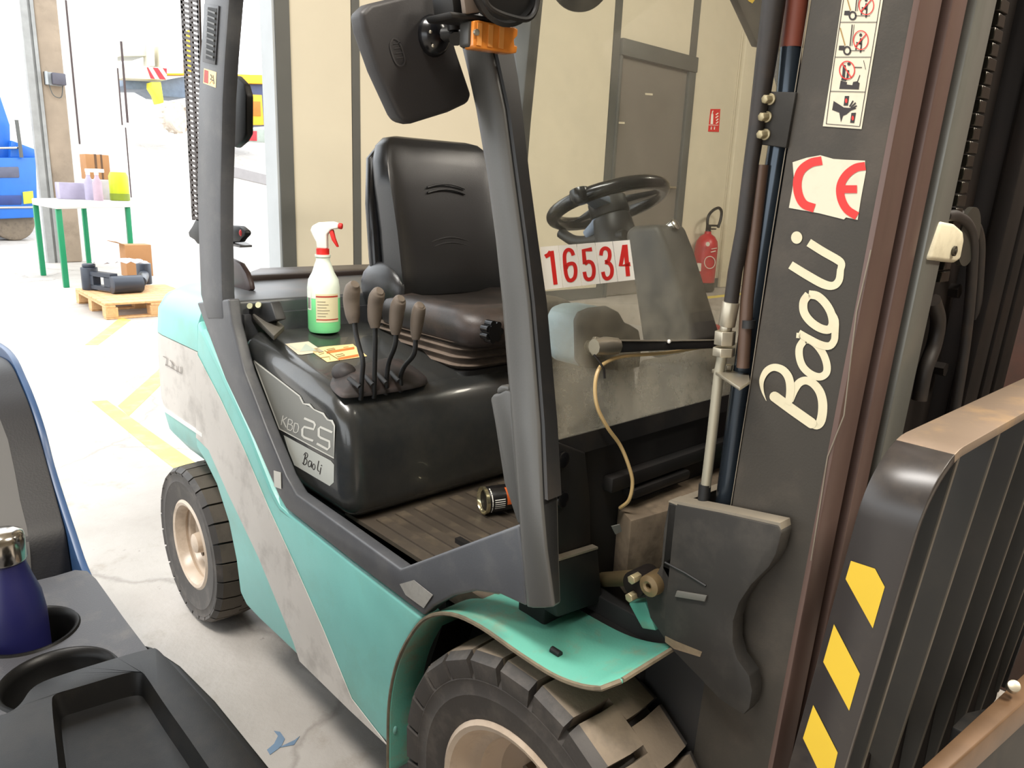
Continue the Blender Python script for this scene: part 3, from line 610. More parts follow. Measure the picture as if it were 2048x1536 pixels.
pr = Print(hf(650, 680, 6.8267)); pr.poly([(-160, 120), (0, 95), (380, 60), (575, 225), (30, 308), (-165, 175)])
for p in ([(20, 180), (400, 115)], [(180, 265), (455, 215)]): pr.line(p, 30, mi=1)
pr.line([(-10, 150), (200, 285)], 9, mi=2)
for p in ([(20, 140), (120, 118), (140, 135), (30, 155)], [(140, 215), (240, 195), (270, 215), (160, 238)], [(-60, 250), (60, 235), (70, 280)], [(-90, 180), (-20, 168), (-15, 190), (-80, 205)], [(250, 110), (320, 100)]): pr.line(p, 7, mi=1 if p[0][0] > 200 else 2)
obj('warning_label', pr.m, [PALEY, ORANGE, mat('label_brown_print', (120, 90, 50), .5)], hood)
# model label on the hood side
YH = -.5353
pr = Print(crop(480, 680, 4.957, 'y', YH, -1))
pr.poly([(140, 205), (400, 400), (600, 560), (660, 650), (760, 690), (870, 770), (940, 850), (935, 1172), (395, 880)], mi=0)
pr.line([(140, 205), (395, 880), (935, 1170), (940, 850)], 12, mi=1); pr.line([(140, 205), (420, 420), (600, 560)], 14, mi=1)
pr.line([(600, 565), (630, 630), (690, 640), (740, 690), (830, 730), (870, 790), (915, 800), (940, 850)], [18, 10, 22, 9, 20, 10, 22, 14], mi=1)
for p in ([(432, 748), (412, 842)], [(412, 800), (424, 800), (470, 765)], [(430, 795), (462, 866)], [(486, 782), (472, 878)], [(486, 782), (520, 795), (524, 820), (505, 838), (480, 830)], [(505, 838), (524, 850), (522, 880), (505, 898), (472, 882)],
          [(546, 822), (534, 908)], [(546, 822), (578, 832), (586, 862), (578, 905), (560, 920), (534, 908)]): pr.line(p, 9, mi=1)
pr.line([(640, 775), (735, 815), (748, 840), (735, 885), (640, 860), (622, 885), (622, 945), (640, 965), (730, 1000)], 22, mi=1)
pr.line([(918, 915), (800, 862), (785, 880), (785, 950), (805, 968), (890, 1005), (892, 1060), (872, 1085), (765, 1025)], 22, mi=1)
pr.poly([(435, 942), (560, 1010), (900, 1195), (935, 1235), (932, 1410), (890, 1447), (540, 1240), (480, 1090)], mi=2)
pr.line([(655, 1130), (632, 1225)], 8, mi=3); pr.line([(636, 1140), (655, 1115), (675, 1135), (665, 1165), (645, 1170), (668, 1190), (660, 1225), (640, 1235), (622, 1215)], 7, mi=3, k=3)
pr.line([(712, 1205), (692, 1195), (678, 1225), (685, 1255), (705, 1245), (715, 1208), (712, 1265)], 7, mi=3, k=2); pr.ring((735, 1255), 16, 30, 7, mi=3)
pr.line([(785, 1195), (772, 1270), (778, 1295), (790, 1300)], 8, mi=3, k=2); pr.line([(806, 1262), (795, 1330)], 8, mi=3); pr.dot((812, 1242), 6, mi=3)
obj('model_label', pr.m, [LABELG, LABELW, mat('label_silver', (186, 188, 180), .45, var=.04), INK], hood)
# latch
m = M(); m.prism(yz([(484, 606), (540, 604), (552, 640), (520, 650), (492, 640)], -.50), 'y', -.50, -.47); lt = obj('hood_latch', m, BLACK, hood.parent, bev=.004)
m = M(); m.hexa([atn(x, y, HP+Vector((0, 0, .02)), HN) for x, y in ((505, 640), (528, 628), (569, 662), (548, 682))], [atn(x, y, HP+Vector((0, 0, .045)), HN) for x, y in ((505, 628), (528, 618), (569, 652), (548, 672))]); obj('latch_bar', m, mat('dusty_latch_rubber', (84, 80, 72), .6), lt, bev=.003)
for x, y in ((503, 613), (520, 611)):
    m = M(); p = at(x, y, 'y', -.50); m.cyl(p, p+Vector((.006, -.008, .003)), .008); obj('pale_bolt', m, mat('pale_zinc', (196, 196, 160), .4), lt)
# lever boot and levers
m = M()
for k, (dz, s) in enumerate(((0, 1), (.008, .98), (.009, .90), (.028, .62), (.031, .55))):
    if k == 0: rr = []
    c = [(660, 770), (672, 752), (700, 745), (780, 722), (810, 728), (852, 758), (846, 772), (790, 784), (700, 796), (675, 790)]
    cx = sum(a for a, b in c)/10; cy = sum(b for a, b in c)/10
    rr.append([p+HN*dz for p in smooth([atn(cx+(a-cx)*s, cy+(b-cy)*s, HP, HN) for a, b in c], 4, True)])
m.loft(rr); bt = obj('lever_boot', m, mat('dusty_boot_rubber', (44, 39, 37), .6, var=.1, dirt=(86, 68, 62), dirt_amt=.4, dirt_scale=20), fk, ang=70)
m = M(); c = atn(688, 745, HP+HN*.02, HN); m.sphere(c, 1, 16, sc=(.035, .028, .024)); obj('boot_hump', m, mat('dusty_boot_rubber', (44, 39, 37)), bt)
for u0, v0, u1, v1 in ((320, 520, 470, 640), (545, 490, 650, 610), (715, 460, 830, 590), (890, 435, 1000, 560)):
    m = M(); p, q = (atn(650+a/6.8267, 680+b/6.8267, HP+HN*.0325, HN) for a, b in ((u0, v0), (u1, v1))); m.tube([p, q], .0055, 8, flat=.5); obj('boot_slot', m, SOOT, bt)
def uv5(u, v): return (600+u/2.9257, 450+v/2.9257)
LV = (([(358, 975), (362, 900), (368, 800), (350, 730), (328, 640), (318, 560)], [(316, 575), (308, 520), (300, 440), (308, 375), (322, 345)], (.0115, .0165, .0185, .0195, .017, .010)),
      ([(435, 965), (436, 880), (438, 780), (440, 690), (440, 590)], [(440, 602), (436, 540), (442, 450), (458, 400), (468, 385)], (.0105, .0155, .0175, .018, .015, .009)),
      ([(506, 945), (508, 880), (520, 800), (548, 730), (560, 680), (562, 630)], [(560, 640), (560, 580), (568, 500), (582, 445), (592, 428)], (.0095, .015, .017, .0175, .0145, .009)),
      ([(590, 930), (590, 880), (612, 825), (655, 775), (672, 735), (678, 660)], [(678, 668), (680, 610), (688, 540), (700, 480), (706, 468)], (.009, .0135, .0155, .016, .0135, .008)))
for st_, kn, rr in LV:
    b0 = atn(*uv5(*st_[0]), HP+Vector((0, 0, .012)), HN); yv = b0.y
    m = M(); pts = [b0-HN*.02]+[at(*uv5(u, v), 'y', yv) for u, v in st_]; m.tube(pts, .0058, 10, sub=4); lv = obj('control_lever', m, BLACK, fk)
    m = M(); kp = smooth([at(*uv5(u, v), 'y', yv) for u, v in kn], 4); n = len(kp)
    def rad_at(i):
        t = i/(n-1)*(len(rr)-1); j = min(int(t), len(rr)-2); return rr[j]*(1-(t-j))+rr[j+1]*(t-j)
    m.tube(kp, [rad_at(i) for i in range(n)], 14); obj('lever_knob', m, LEVER, lv)
# seat
def seat_ring(z, xc, w, th, bol, yc=.06, n=28):
    pts = []
    for i in range(n):
        a = 2*math.pi*i/n; s, c = math.sin(a), math.cos(a)
        y = w*math.copysign(abs(s)**.55, s)
        x = xc+(th*.5*math.copysign(abs(c)**.6, c))
        if c > 0: x += bol*abs(s)**3
        pts.append(Vector((x, yc+y, z)))
    return pts
def R(z, xc, w, th, b): return seat_ring(z, xc, w, th, b)
m = M(); m.loft([R(1.135, -1.045, .185, .05, .03), R(1.15, -1.05, .20, .085, .05), R(1.22, -1.06, .208, .10, .06), R(1.33, -1.082, .205, .10, .055), R(1.45, -1.105, .208, .095, .05), R(1.52, -1.12, .206, .085, .04), R(1.565, -1.13, .192, .07, .03), R(1.588, -1.137, .165, .045, .02), R(1.595, -1.14, .13, .02, .01)])
bk = obj('seat_backrest', m, VINYL, fk, ang=80)
for z in (1.455, 1.44, 1.30, 1.285):
    m = M(); m.tube([Vector((-1.13+ (1.59-z)*.16+.055, .06-.07+.14*i/8, z+.012*math.sin(math.pi*i/8))) for i in range(9)], .003, 6); obj('stitched_seam', m, VINYL, bk)
m = M(); m.loft([R(1.16, -1.12, .215, .05, 0), R(1.25, -1.13, .218, .06, 0), R(1.40, -1.15, .216, .06, 0), R(1.53, -1.17, .20, .05, 0), R(1.57, -1.178, .16, .03, 0)]); obj('backrest_shell', m, BLACKG, bk, ang=80)
def flat_ring(x0, x1, yh, z, r, yc=.05, drop=0, sag=0, n=7):
    pts = []
    for cx, cy, a0 in ((x1-r, yc+yh-r, 0), (x0+r, yc+yh-r, 90), (x0+r, yc-yh+r, 180), (x1-r, yc-yh+r, 270)):
        for i in range(n):
            a = rad(a0+90*i/(n-1)); pts.append(Vector((cx+r*math.cos(a), cy+r*math.sin(a), z)))
    return pts
m = M(); m.loft([flat_ring(-1.10, -.655, .20, 1.055, .07), flat_ring(-1.11, -.63, .215, 1.075, .08), flat_ring(-1.11, -.62, .222, 1.11, .09), flat_ring(-1.11, -.635, .216, 1.14, .09), flat_ring(-1.10, -.665, .195, 1.157, .09), flat_ring(-1.08, -.72, .15, 1.157, .08), flat_ring(-1.06, -.76, .11, 1.147, .07), flat_ring(-1.03, -.80, .05, 1.143, .04)])
cu = obj('seat_cushion', m, VINYLD, fk, ang=80)
for sgn in (-1, 1):
    m = M(); m.sphere((-1.09, .06+sgn*.20, 1.165), 1, 18, sc=(.11, .032, .075)); obj('hip_bolster', m, VINYL, cu)
p = Vector((-.64, -.115, 1.105))
m = M()
for k in range(7):
    a = 2*math.pi*k/7; m.cyl(p+Vector((0, .021*math.cos(a), .021*math.sin(a))), p+Vector((.026, .021*math.cos(a), .021*math.sin(a))), .0095, 10)
m.cyl(p, p+Vector((.028, 0, 0)), .022, 18); obj('adjuster_knob', m, BLACKG, cu)
m = M(); m.loft([flat_ring(-1.12, -.68, .215, z, .06) if k % 2 == 0 else flat_ring(-1.10, -.705, .195, z, .06) for k, z in enumerate((1.066, 1.056, 1.048, 1.036, 1.026, 1.014, 1.004, .988))][::-1]); obj('seat_suspension', m, BELLOW, fk, ang=50)
m = M(); m.loft([flat_ring(-1.13, -.69, .21, .97, .03), flat_ring(-1.13, -.69, .21, .99, .03)]); obj('seat_base', m, BLACK, fk)
# floor mat and inner walls
m = M(); m.box(-.70, -.06, -.50, .50, .64, .69)
mt_ = obj('floor_mat', m, MAT_RUB, fk)
for k in range(18):
    m = M(); y = -.47+k*.054; m.box(-.61, -.10, y, y+.026, .69, .694); obj('mat_rib', m, MAT_RUB, mt_)
m = M(); m.box(-.10, -.03, -.49, .49, .70, 1.02); m.box(-.03, -.005, -.36, .49, .93, .96); m.box(-.03, .0, -.3, -.12, .905, .925); cw_ = obj('front_cowl', m, SOOT, fk, bev=.006)
m = M(); m.hexa([(-.30, .02, .70), (-.10, .02, .70), (-.10, .49, .70), (-.30, .49, .70)], [(-.26, .02, 1.085), (-.12, .02, 1.10), (-.12, .49, 1.10), (-.26, .49, 1.085)]); obj('dash_panel', m, mat('dusty_dash', (96, 88, 76), .6, var=.15, dirt=(60, 56, 50), dirt_amt=.5), fk, bev=.012, seg=3)
m = M(); m.box(-1.1, -.1, .50, .574, .62, .71); obj('left_step_frame', m, FRAME, fk, bev=.006)
# fender
fpath = [(-.393, .20), (-.393, .264), (-.388, .385), (-.357, .499), (-.30, .60), (-.25, .655), (-.181, .692), (-.10, .706), (0, .705), (.08, .708), (.14, .722), (.19, .745)]
fp = sm2(fpath, 4); m = M(); n = len(fp)
for i, (x, z) in enumerate(fp):
    a = fp[max(i-1, 0)]; b = fp[min(i+1, n-1)]; dx, dz = b[0]-a[0], b[1]-a[1]; l = math.hypot(dx, dz); nx, nz = dz/l*.007, -dx/l*.007
    t = i/(n-1); yi = -.40; yo = -.578 if t < .96 else -.578+.03*(t-.96)/.04
    m.v += [Vector((x, yo, z)), Vector((x, yi, z)), Vector((x+nx, yi, z+nz)), Vector((x+nx, yo, z+nz))]
for i in range(n-1):
    for j in range(4): m.f.append((i*4+j, i*4+(j+1) % 4, (i+1)*4+(j+1) % 4, (i+1)*4+j))
m.f += [(3, 2, 1, 0), tuple((n-1)*4+j for j in range(4))]; m.m = [0]*len(m.f)
fe = obj('front_fender', m, TEALRUST, fk, bev=.0015, seg=1, ang=50)
m = M(); m = M(); m.tube([Vector((x-.0005, -.5775-.0005 if i < n*.96 else -.578+.03*((i/(n-1))-.96)/.04, z-.0035)) for i, (x, z) in enumerate(fp)], .0042, 6); obj('rusty_rim', m, mat('rusty_edge', (104, 94, 76), .7, var=.25, scale=40), fe)
m = M(); m.tube([(fp[-1][0]+.001, -.545, fp[-1][1]-.002), (fp[-1][0]+.001, -.41, fp[-1][1]-.002)], .0045, 6); obj('rusty_rim', m, mat('rusty_edge', (104, 94, 76)), fe)
m = M(); p = at(1112, 1304, 'z', .7086); m.tube([p+Vector((-.010, 0, 0)), p+Vector((.010, 0, 0))], .006, 10, flat=1); obj('slot_hole', m, SOOT, fe)
for x, y in ((816, 1289), (790, 1460)):
    p = at(x, y, 'x', -.372 if y < 1400 else -.386); m = M(); m.sphere(p, .006, 10, sc=(.6, 1, 1.8)); obj('rivet', m, mat('pale_teal_rivet', (130, 190, 180), .4), fe)
m = M(); m.box(-.40, .12, -.40, -.385, .2, .705); obj('wheel_well_wall', m, SOOT, fk)
m = M(); m.loft([[Vector((-.39, .40, .2)), Vector((-.39, .578, .2)), Vector((-.385, .578, .2)), Vector((-.385, .40, .2))], [Vector((-.39, .40, .4)), Vector((-.39, .578, .4)), Vector((-.383, .578, .4)), Vector((-.383, .40, .4))], [Vector((-.25, .40, .65)), Vector((-.25, .578, .65)), Vector((-.245, .578, .643)), Vector((-.245, .40, .643))], [Vector((-.1, .40, .705)), Vector((-.1, .578, .705)), Vector((-.1, .578, .698)), Vector((-.1, .40, .698))], [Vector((.19, .40, .74)), Vector((.19, .578, .74)), Vector((.19, .578, .733)), Vector((.19, .40, .733))]]); obj('front_fender', m, TEALRUST, fk)
# front pillar
rows = ((-260, 836, 880, 922), (-100, 878, 926, 968), (0, 902, 953, 996), (100, 924, 981, 1022), (146, 935, 991, 1030), (220, 951, 1007, 1039), (349, 973, 1024, 1053), (480, 990, 1042, 1070), (604, 1003, 1057, 1087), (720, 1012, 1067, 1097), (850, 1023, 1077, 1108), (1000, 1035, 1083, 1116), (1100, 1042, 1092, 1118), (1215, 1053, 1108, 1122))
pr_rings = []
for y, l, mid, r in rows:
    yo_ = -.54 if y < 800 else (-.555 if y < 900 else -.586)
    a, b = at(l, y, 'y', yo_), at(mid, y, 'y', yo_); c = at(r, y, 'x', b.x-.002)
    pr_rings.append([a, a*.75+b*.25+Vector((0, -.006, .001)), a*.3+b*.7+Vector((0, -.006, .001)), b, Vector((b.x-.002, c.y, b.z)), Vector((a.x, c.y, a.z))])
m = M(); m.loft(pr_rings)
for i in range(len(pr_rings)-1): m.m[i*6+3] = 1
fpil = obj('front_pillar', m, [GREYP, BLACK], fk, bev=.004, ang=50)
m = M(); m.loft([[Vector((q.x, -q.y, q.z)) for q in r] for r in pr_rings]); obj('front_pillar', m, GREYP, fk, bev=.004, ang=50)
m = M()
m.loft([[r[3]+Vector((.001, .006, 0)), r[4]+Vector((.001, .001, 0)), r[4]+Vector((.007, 0, 0)), r[3]+Vector((.007, .007, 0))] for r in pr_rings[:-2]]); obj('pillar_seal', m, BLACK, fpil)
yprism('pillar_cover', [(979, 797), (986, 788), (998, 786), (1010, 780), (1020, 782), (1030, 850), (1040, 1000), (1044, 1052), (1034, 1048), (1007, 966), (989, 850)], -.552, -.53, GREYP, bev=.005)
yprism('cover_cap', [(993, 776), (1000, 771), (1016, 772), (1018, 784), (992, 788)], -.55, -.53, GREYP, bev=.004)
m = M(); m.prism(px([(1080, 890), (1118, 885), (1172, 905), (1181, 1000), (1183, 1120), (1110, 1190), (1095, 1200)], -.012), 'x', -.05, -.012); pp = obj('pillar_foot_plate', m, BLACK, fk, bev=.004)
for x, y in ((1122, 918), (1121, 998)):
    m = M(); p = at(x, y, 'x', -.012); m.cyl(p, p+Vector((.008, 0, 0)), .014, 18); obj('round_bolt', m, BLACKG, pp, bev=.002)
m = M(); m.prism(px([(1106, 1126), (1196, 1098), (1206, 1204), (1114, 1236)], .003), 'x', -.03, .003); ft = obj('front_foot_block', m, BLACK, fk, bev=.004)
m = M(); p = [at(x, y, 'x', .003) for x, y in ((1106, 1126), (1196, 1098))]; m.hexa([p[0], p[1], p[1]+Vector((-.014, 0, 0)), p[0]+Vector((-.014, 0, 0))], [q+Vector((0, 0, .004)) for q in (p[0], p[1], p[1]+Vector((-.014, 0, 0)), p[0]+Vector((-.014, 0, 0)))]); obj('worn_edge', m, EDGE, ft)
# roof guard (above the picture, shades the seat)
zt_, zb_ = 2.08, 2.12
m = M(); m.box(-1.48, -.42, -.54, -.48, zt_, zb_+.02); m.box(-1.48, -.42, .48, .54, zt_, zb_+.02); m.box(-1.48, -1.40, -.54, .54, zt_, zb_); m.box(-.50, -.42, -.54, .54, zt_, zb_); rg = obj('roof_guard', m, FRAME, fk, bev=.008)
for k in range(5):
    m = M(); x = -1.25+k*.17; m.box(x, x+.03, -.49, .49, zt_+.01, zb_); obj('guard_bar', m, FRAME, rg)
m = M(); m.slab([at(x, y, 'x', -.26) for x, y in ((1440, -70), (1475, 0), (1517, 92), (1560, 100), (1640, -70))], (-.02, 0, 0)); gu = obj('corner_gusset', m, GREYP, fk, bev=.003)
m = M(); m.slab([at(x, y, 'x', -.2595) for x, y in ((1494, -12), (1512, -4), (1504, 7), (1496, 2))], (.001, 0, 0)); obj('yellow_mark', m, YEL, gu)
# windscreen
P1, P2 = at(1078, 885, 'y', -.54), at(1007, 220, 'y', -.54)
GN = Vector((P2.z-P1.z, 0, -(P2.x-P1.x))).normalized(); GP = P1+Vector((-.012, 0, 0))
def gx(z): return GP.x-(z-GP.z)*GN.z/GN.x
gm = bpy.data.materials.new('dusty_windscreen_glass'); gm.use_nodes = True; nt = gm.node_tree; N = nt.nodes; L = nt.links
for n_ in list(N):
    if n_.type != 'OUTPUT_MATERIAL': N.remove(n_)
out = [n_ for n_ in N if n_.type == 'OUTPUT_MATERIAL'][0]
tr = N.new('ShaderNodeBsdfTransparent'); tr.inputs[0].default_value = (.96, .97, .95, 1); gl = N.new('ShaderNodeBsdfGlossy'); gl.inputs['Roughness'].default_value = .03
lw_ = N.new('ShaderNodeLayerWeight'); lw_.inputs[0].default_value = .5; pw_ = N.new('ShaderNodeMath'); pw_.operation = 'POWER'; pw_.inputs[1].default_value = 5; L.new(lw_.outputs['Facing'], pw_.inputs[0]); fr_ = N.new('ShaderNodeMath'); fr_.operation = 'MULTIPLY_ADD'; fr_.inputs[1].default_value = .5; fr_.inputs[2].default_value = .02; L.new(pw_.outputs[0], fr_.inputs[0]); mx1 = N.new('ShaderNodeMixShader'); L.new(fr_.outputs[0], mx1.inputs[0]); L.new(tr.outputs[0], mx1.inputs[1]); L.new(gl.outputs[0], mx1.inputs[2])
di = N.new('ShaderNodeBsdfDiffuse'); di.inputs[0].default_value = lin((196, 186, 164)); tl = N.new('ShaderNodeBsdfTranslucent'); tl.inputs[0].default_value = lin((196, 190, 176))
mxd = N.new('ShaderNodeMixShader'); mxd.inputs[0].default_value = .4; L.new(di.outputs[0], mxd.inputs[1]); L.new(tl.outputs[0], mxd.inputs[2])
tcn = N.new('ShaderNodeTexCoord'); sep = N.new('ShaderNodeSeparateXYZ'); L.new(tcn.outputs['Object'], sep.inputs[0])
hz = N.new('ShaderNodeMapRange'); hz.inputs['From Min'].default_value = .0; hz.inputs['From Max'].default_value = .34; hz.inputs['To Min'].default_value = .42; hz.inputs['To Max'].default_value = .045; L.new(sep.outputs['Z'], hz.inputs[0])
nz = N.new('ShaderNodeTexNoise'); nz.inputs['Scale'].default_value = 9; nz.inputs['Detail'].default_value = 8; nz.inputs['Roughness'].default_value = .65; L.new(tcn.outputs['Object'], nz.inputs['Vector'])
mr = N.new('ShaderNodeMapRange'); mr.inputs['From Min'].default_value = .36; mr.inputs['From Max'].default_value = .62; mr.inputs['To Min'].default_value = .3; mr.inputs['To Max'].default_value = 1.4; L.new(nz.outputs['Fac'], mr.inputs[0])
mul = N.new('ShaderNodeMath'); mul.operation = 'MULTIPLY'; L.new(hz.outputs[0], mul.inputs[0]); L.new(mr.outputs[0], mul.inputs[1])
mx2 = N.new('ShaderNodeMixShader'); L.new(mul.outputs[0], mx2.inputs[0]); L.new(mx1.outputs[0], mx2.inputs[1]); L.new(mxd.outputs[0], mx2.inputs[2]); L.new(mx2.outputs[0], out.inputs['Surface'])
z0, z1 = GP.z-.02, 2.05
m = M(); m.slab([(gx(z0), -.485, z0), (gx(z0), .485, z0), (gx(z1), .485, z1), (gx(z1), -.485, z1)], GN*-.005); ws = obj('windscreen', m, gm, fk, flat=True)
m = M(); m.slab([(gx(z0-.02)+.004, -.50, z0-.02), (gx(z0-.02)+.004, .50, z0-.02), (gx(z0+.012)+.004, .50, z0+.012), (gx(z0+.012)+.004, -.50, z0+.012)], GN*-.015); obj('lower_seal', m, BLACK, ws)
def gpr(x0, y0, sc):
    def fn(u, v, lift): return atn(x0+u/sc, y0+v/sc, GP, GN)+GN*(lift+.0008)
    return fn
pr = Print(gpr(1080, 320, 4.0425))
top = [(-4, 704), (143, 692), (290, 681), (440, 669), (582, 658), (722, 647)]; bot = [(28, 1052), (182, 1033), (333, 1017), (483, 1000), (625, 984), (765, 968)]
for k in range(5): pr.poly([(top[k][0]+1.5, top[k][1]), (top[k+1][0]-1.5, top[k+1][1]), (bot[k+1][0]-1.5, bot[k+1][1]), (bot[k][0]+1.5, bot[k][1])], lift=.0005, mi=0)
D = [[[(36, 782), (62, 768), (80, 742)], [(88, 736), (120, 1008)]],
     [[(264, 772), (250, 738), (222, 726), (198, 748), (192, 800), (204, 920), (224, 968), (252, 972), (276, 945), (282, 890), (270, 846), (244, 838), (214, 852), (203, 880)]],
     [[(414, 722), (346, 732), (356, 842)], [(356, 842), (384, 822), (416, 838), (430, 890), (422, 945), (392, 966), (364, 952), (352, 905)]],
     [[(486, 772), (494, 732), (520, 714), (550, 730), (558, 775), (546, 815), (520, 826)], [(520, 826), (556, 838), (576, 880), (570, 936), (540, 960), (514, 946), (502, 905)]],
     [[(676, 690), (646, 854), (724, 842)], [(684, 686), (706, 940)]]]
for g in D:
    for s_ in g: pr.line(s_, 30 if len(s_) > 3 else 34, lift=.001, mi=1, k=4 if len(s_) > 4 else 0)
obj('number_plate', pr.m, [PLATEW, RED], ws)
# wiper
def gl_(x, y, off): return atn(x, y, GP+GN*off, GN)
fpts = [(1152, 640), (1160, 624), (1180, 616), (1214, 612), (1238, 624), (1250, 645), (1262, 650), (1278, 660), (1284, 690), (1280, 735), (1240, 742), (1165, 735), (1154, 720)]
m = M(); m.slab([gl_(x, y, -.012) for x, y in fpts], (-.008, 0, 0)); wm = obj('wiper_motor', m, mat('motor_black', (40, 36, 34), .6), fk, bev=.003)
m = M(); m.slab([gl_(x, y, -.022) for x, y in ((1152, 640), (1160, 624), (1180, 616), (1214, 614), (1236, 640), (1240, 735), (1165, 735), (1154, 720))], (-.075, 0, 0)); obj('motor_housing', m, MOTORG, wm, bev=.012, seg=3)
m = M(); a = gl_(1188, 694, 0); m.cyl(a-GN*.02, a+GN*.022, .013, 18); m.cyl(a+GN*.004, a+GN*.012, .019, 6); wa = obj('wiper_arm', m, STEEL, fk, bev=.001)
m = M(); m.tube([gl_(1188, 694, .018), gl_(1212, 692, .02), gl_(1232, 692, .02)], [.014, .017, .015], 10); obj('arm_head', m, STEEL, wa)
m = M(); A_ = [gl_(1224, 681, .02), gl_(1340, 682, .022), gl_(1446, 680, .022), gl_(1446, 696, .022), gl_(1340, 700, .022), gl_(1224, 706, .02)]; m.slab(A_, GN*.008); obj('arm_blade', m, BLACK, wa, bev=.002)
m = M(); m.tube([gl_(1224, 681, .029), gl_(1340, 682, .031), gl_(1446, 680, .031)], .0016, 6); obj('arm_edge', m, EDGE, wa)
m = M(); p = gl_(1338, 683, .033); m.sphere(p, .004, 8); obj('rivet', m, PLATEW, wa)
m = M(); m.tube([gl_(1415, 693, .018), gl_(1330, 706, .016), (gl_(1250, 712, .02)), gl_(1212, 725, .024), gl_(1196, 742, .024), gl_(1190, 775, .024), gl_(1195, 815, .024), gl_(1215, 855, .024), at(1240, 890, 'x', .0), at(1257, 930, 'x', .01), at(1265, 965, 'x', .015), at(1258, 1000, 'x', .01), at(1240, 1016, 'x', -.01)], .0034, 8, sub=5); obj('washer_tube', m, TUBEY, wa)
m = M(); m.tube([gl_(1188, 710, .03), gl_(1200, 725, .032), gl_(1208, 740, .032), gl_(1209, 757, .032)], .0022, 6); obj('cable_tie', m, BLACKG, wa)
# steering
C0 = Vector((-.365, -.005, 1.432)); SN = Vector((-.40, 0, .92)).normalized(); su = Vector((0, 1, 0)); sv = SN.cross(su)
m = M(); m.tube([C0+su*(.128*math.cos(2*math.pi*i/40))+sv*(.128*math.sin(2*math.pi*i/40)) for i in range(40)], .016, 12, closed=True); sw = obj('steering_wheel', m, BLACKG, fk)
for a in (200, 320, 80):
    a = rad(a); e = su*math.cos(a)+sv*math.sin(a); w = SN.cross(e)
    m = M(); m.hexa([C0+e*.03-w*.022-SN*.012, C0+e*.03+w*.022-SN*.012, C0+e*.125+w*.014-SN*.006, C0+e*.125-w*.014-SN*.006], [C0+e*.03-w*.022+SN*.006, C0+e*.03+w*.022+SN*.006, C0+e*.125+w*.014+SN*.004, C0+e*.125-w*.014+SN*.004]); obj('wheel_spoke', m, BLUEG if a > 3 and a < 4 else BLACKG, sw, bev=.003)
m = M(); m.cyl(C0-SN*.03, C0+SN*.012, .045, 24); obj('wheel_hub', m, BLACK, sw, bev=.006)
e = su*math.cos(rad(195))+sv*math.sin(rad(195)); m = M(); p = C0+e*.132-SN*.004; m.lathe([(.001, -.012), (.018, -.01), (.024, .004), (.02, .02), (.001, .026)], p, SN, 18); obj('spinner_knob', m, BLACKG, sw)
m = M(); m.cyl(C0-SN*.03, C0-SN*.15, .044, 22, r2=.055); sc_ = obj('steering_column', m, BLACK, fk, bev=.004)
yy = -.085
m = M(); a = yz([(1246, 462), (1262, 452), (1314, 448), (1334, 500), (1392, 690), (1300, 720), (1282, 690), (1268, 590)], yy); m.prism(a, 'y', yy, .015); obj('column_cover', m, mat('dusty_column_cover', (66, 62, 56), .55, var=.1, dirt=(96, 90, 80), dirt_amt=.4, dirt_scale=6), sc_, bev=.015, seg=3)
m = M(); m.tube([at(1318, 472, 'y', -.03), at(1352, 448, 'y', -.03)], .0125, 14); obj('chrome_stalk', m, CHROME, sc_, bev=.002)
for pts, mt2 in (([(1250, 470), (1190, 480), (1150, 482), (1122, 466)], BLACK), ([(1214, 405), (1196, 445), (1176, 470)], BLUEG)):
    m = M(); m.tube([at(x, y, 'y', -.03) for x, y in pts], [.012, .015, .017, .013] if len(pts) == 4 else [.012, .018, .014], 10, sub=4, flat=1.0); obj('column_lever', m, mt2, sc_)
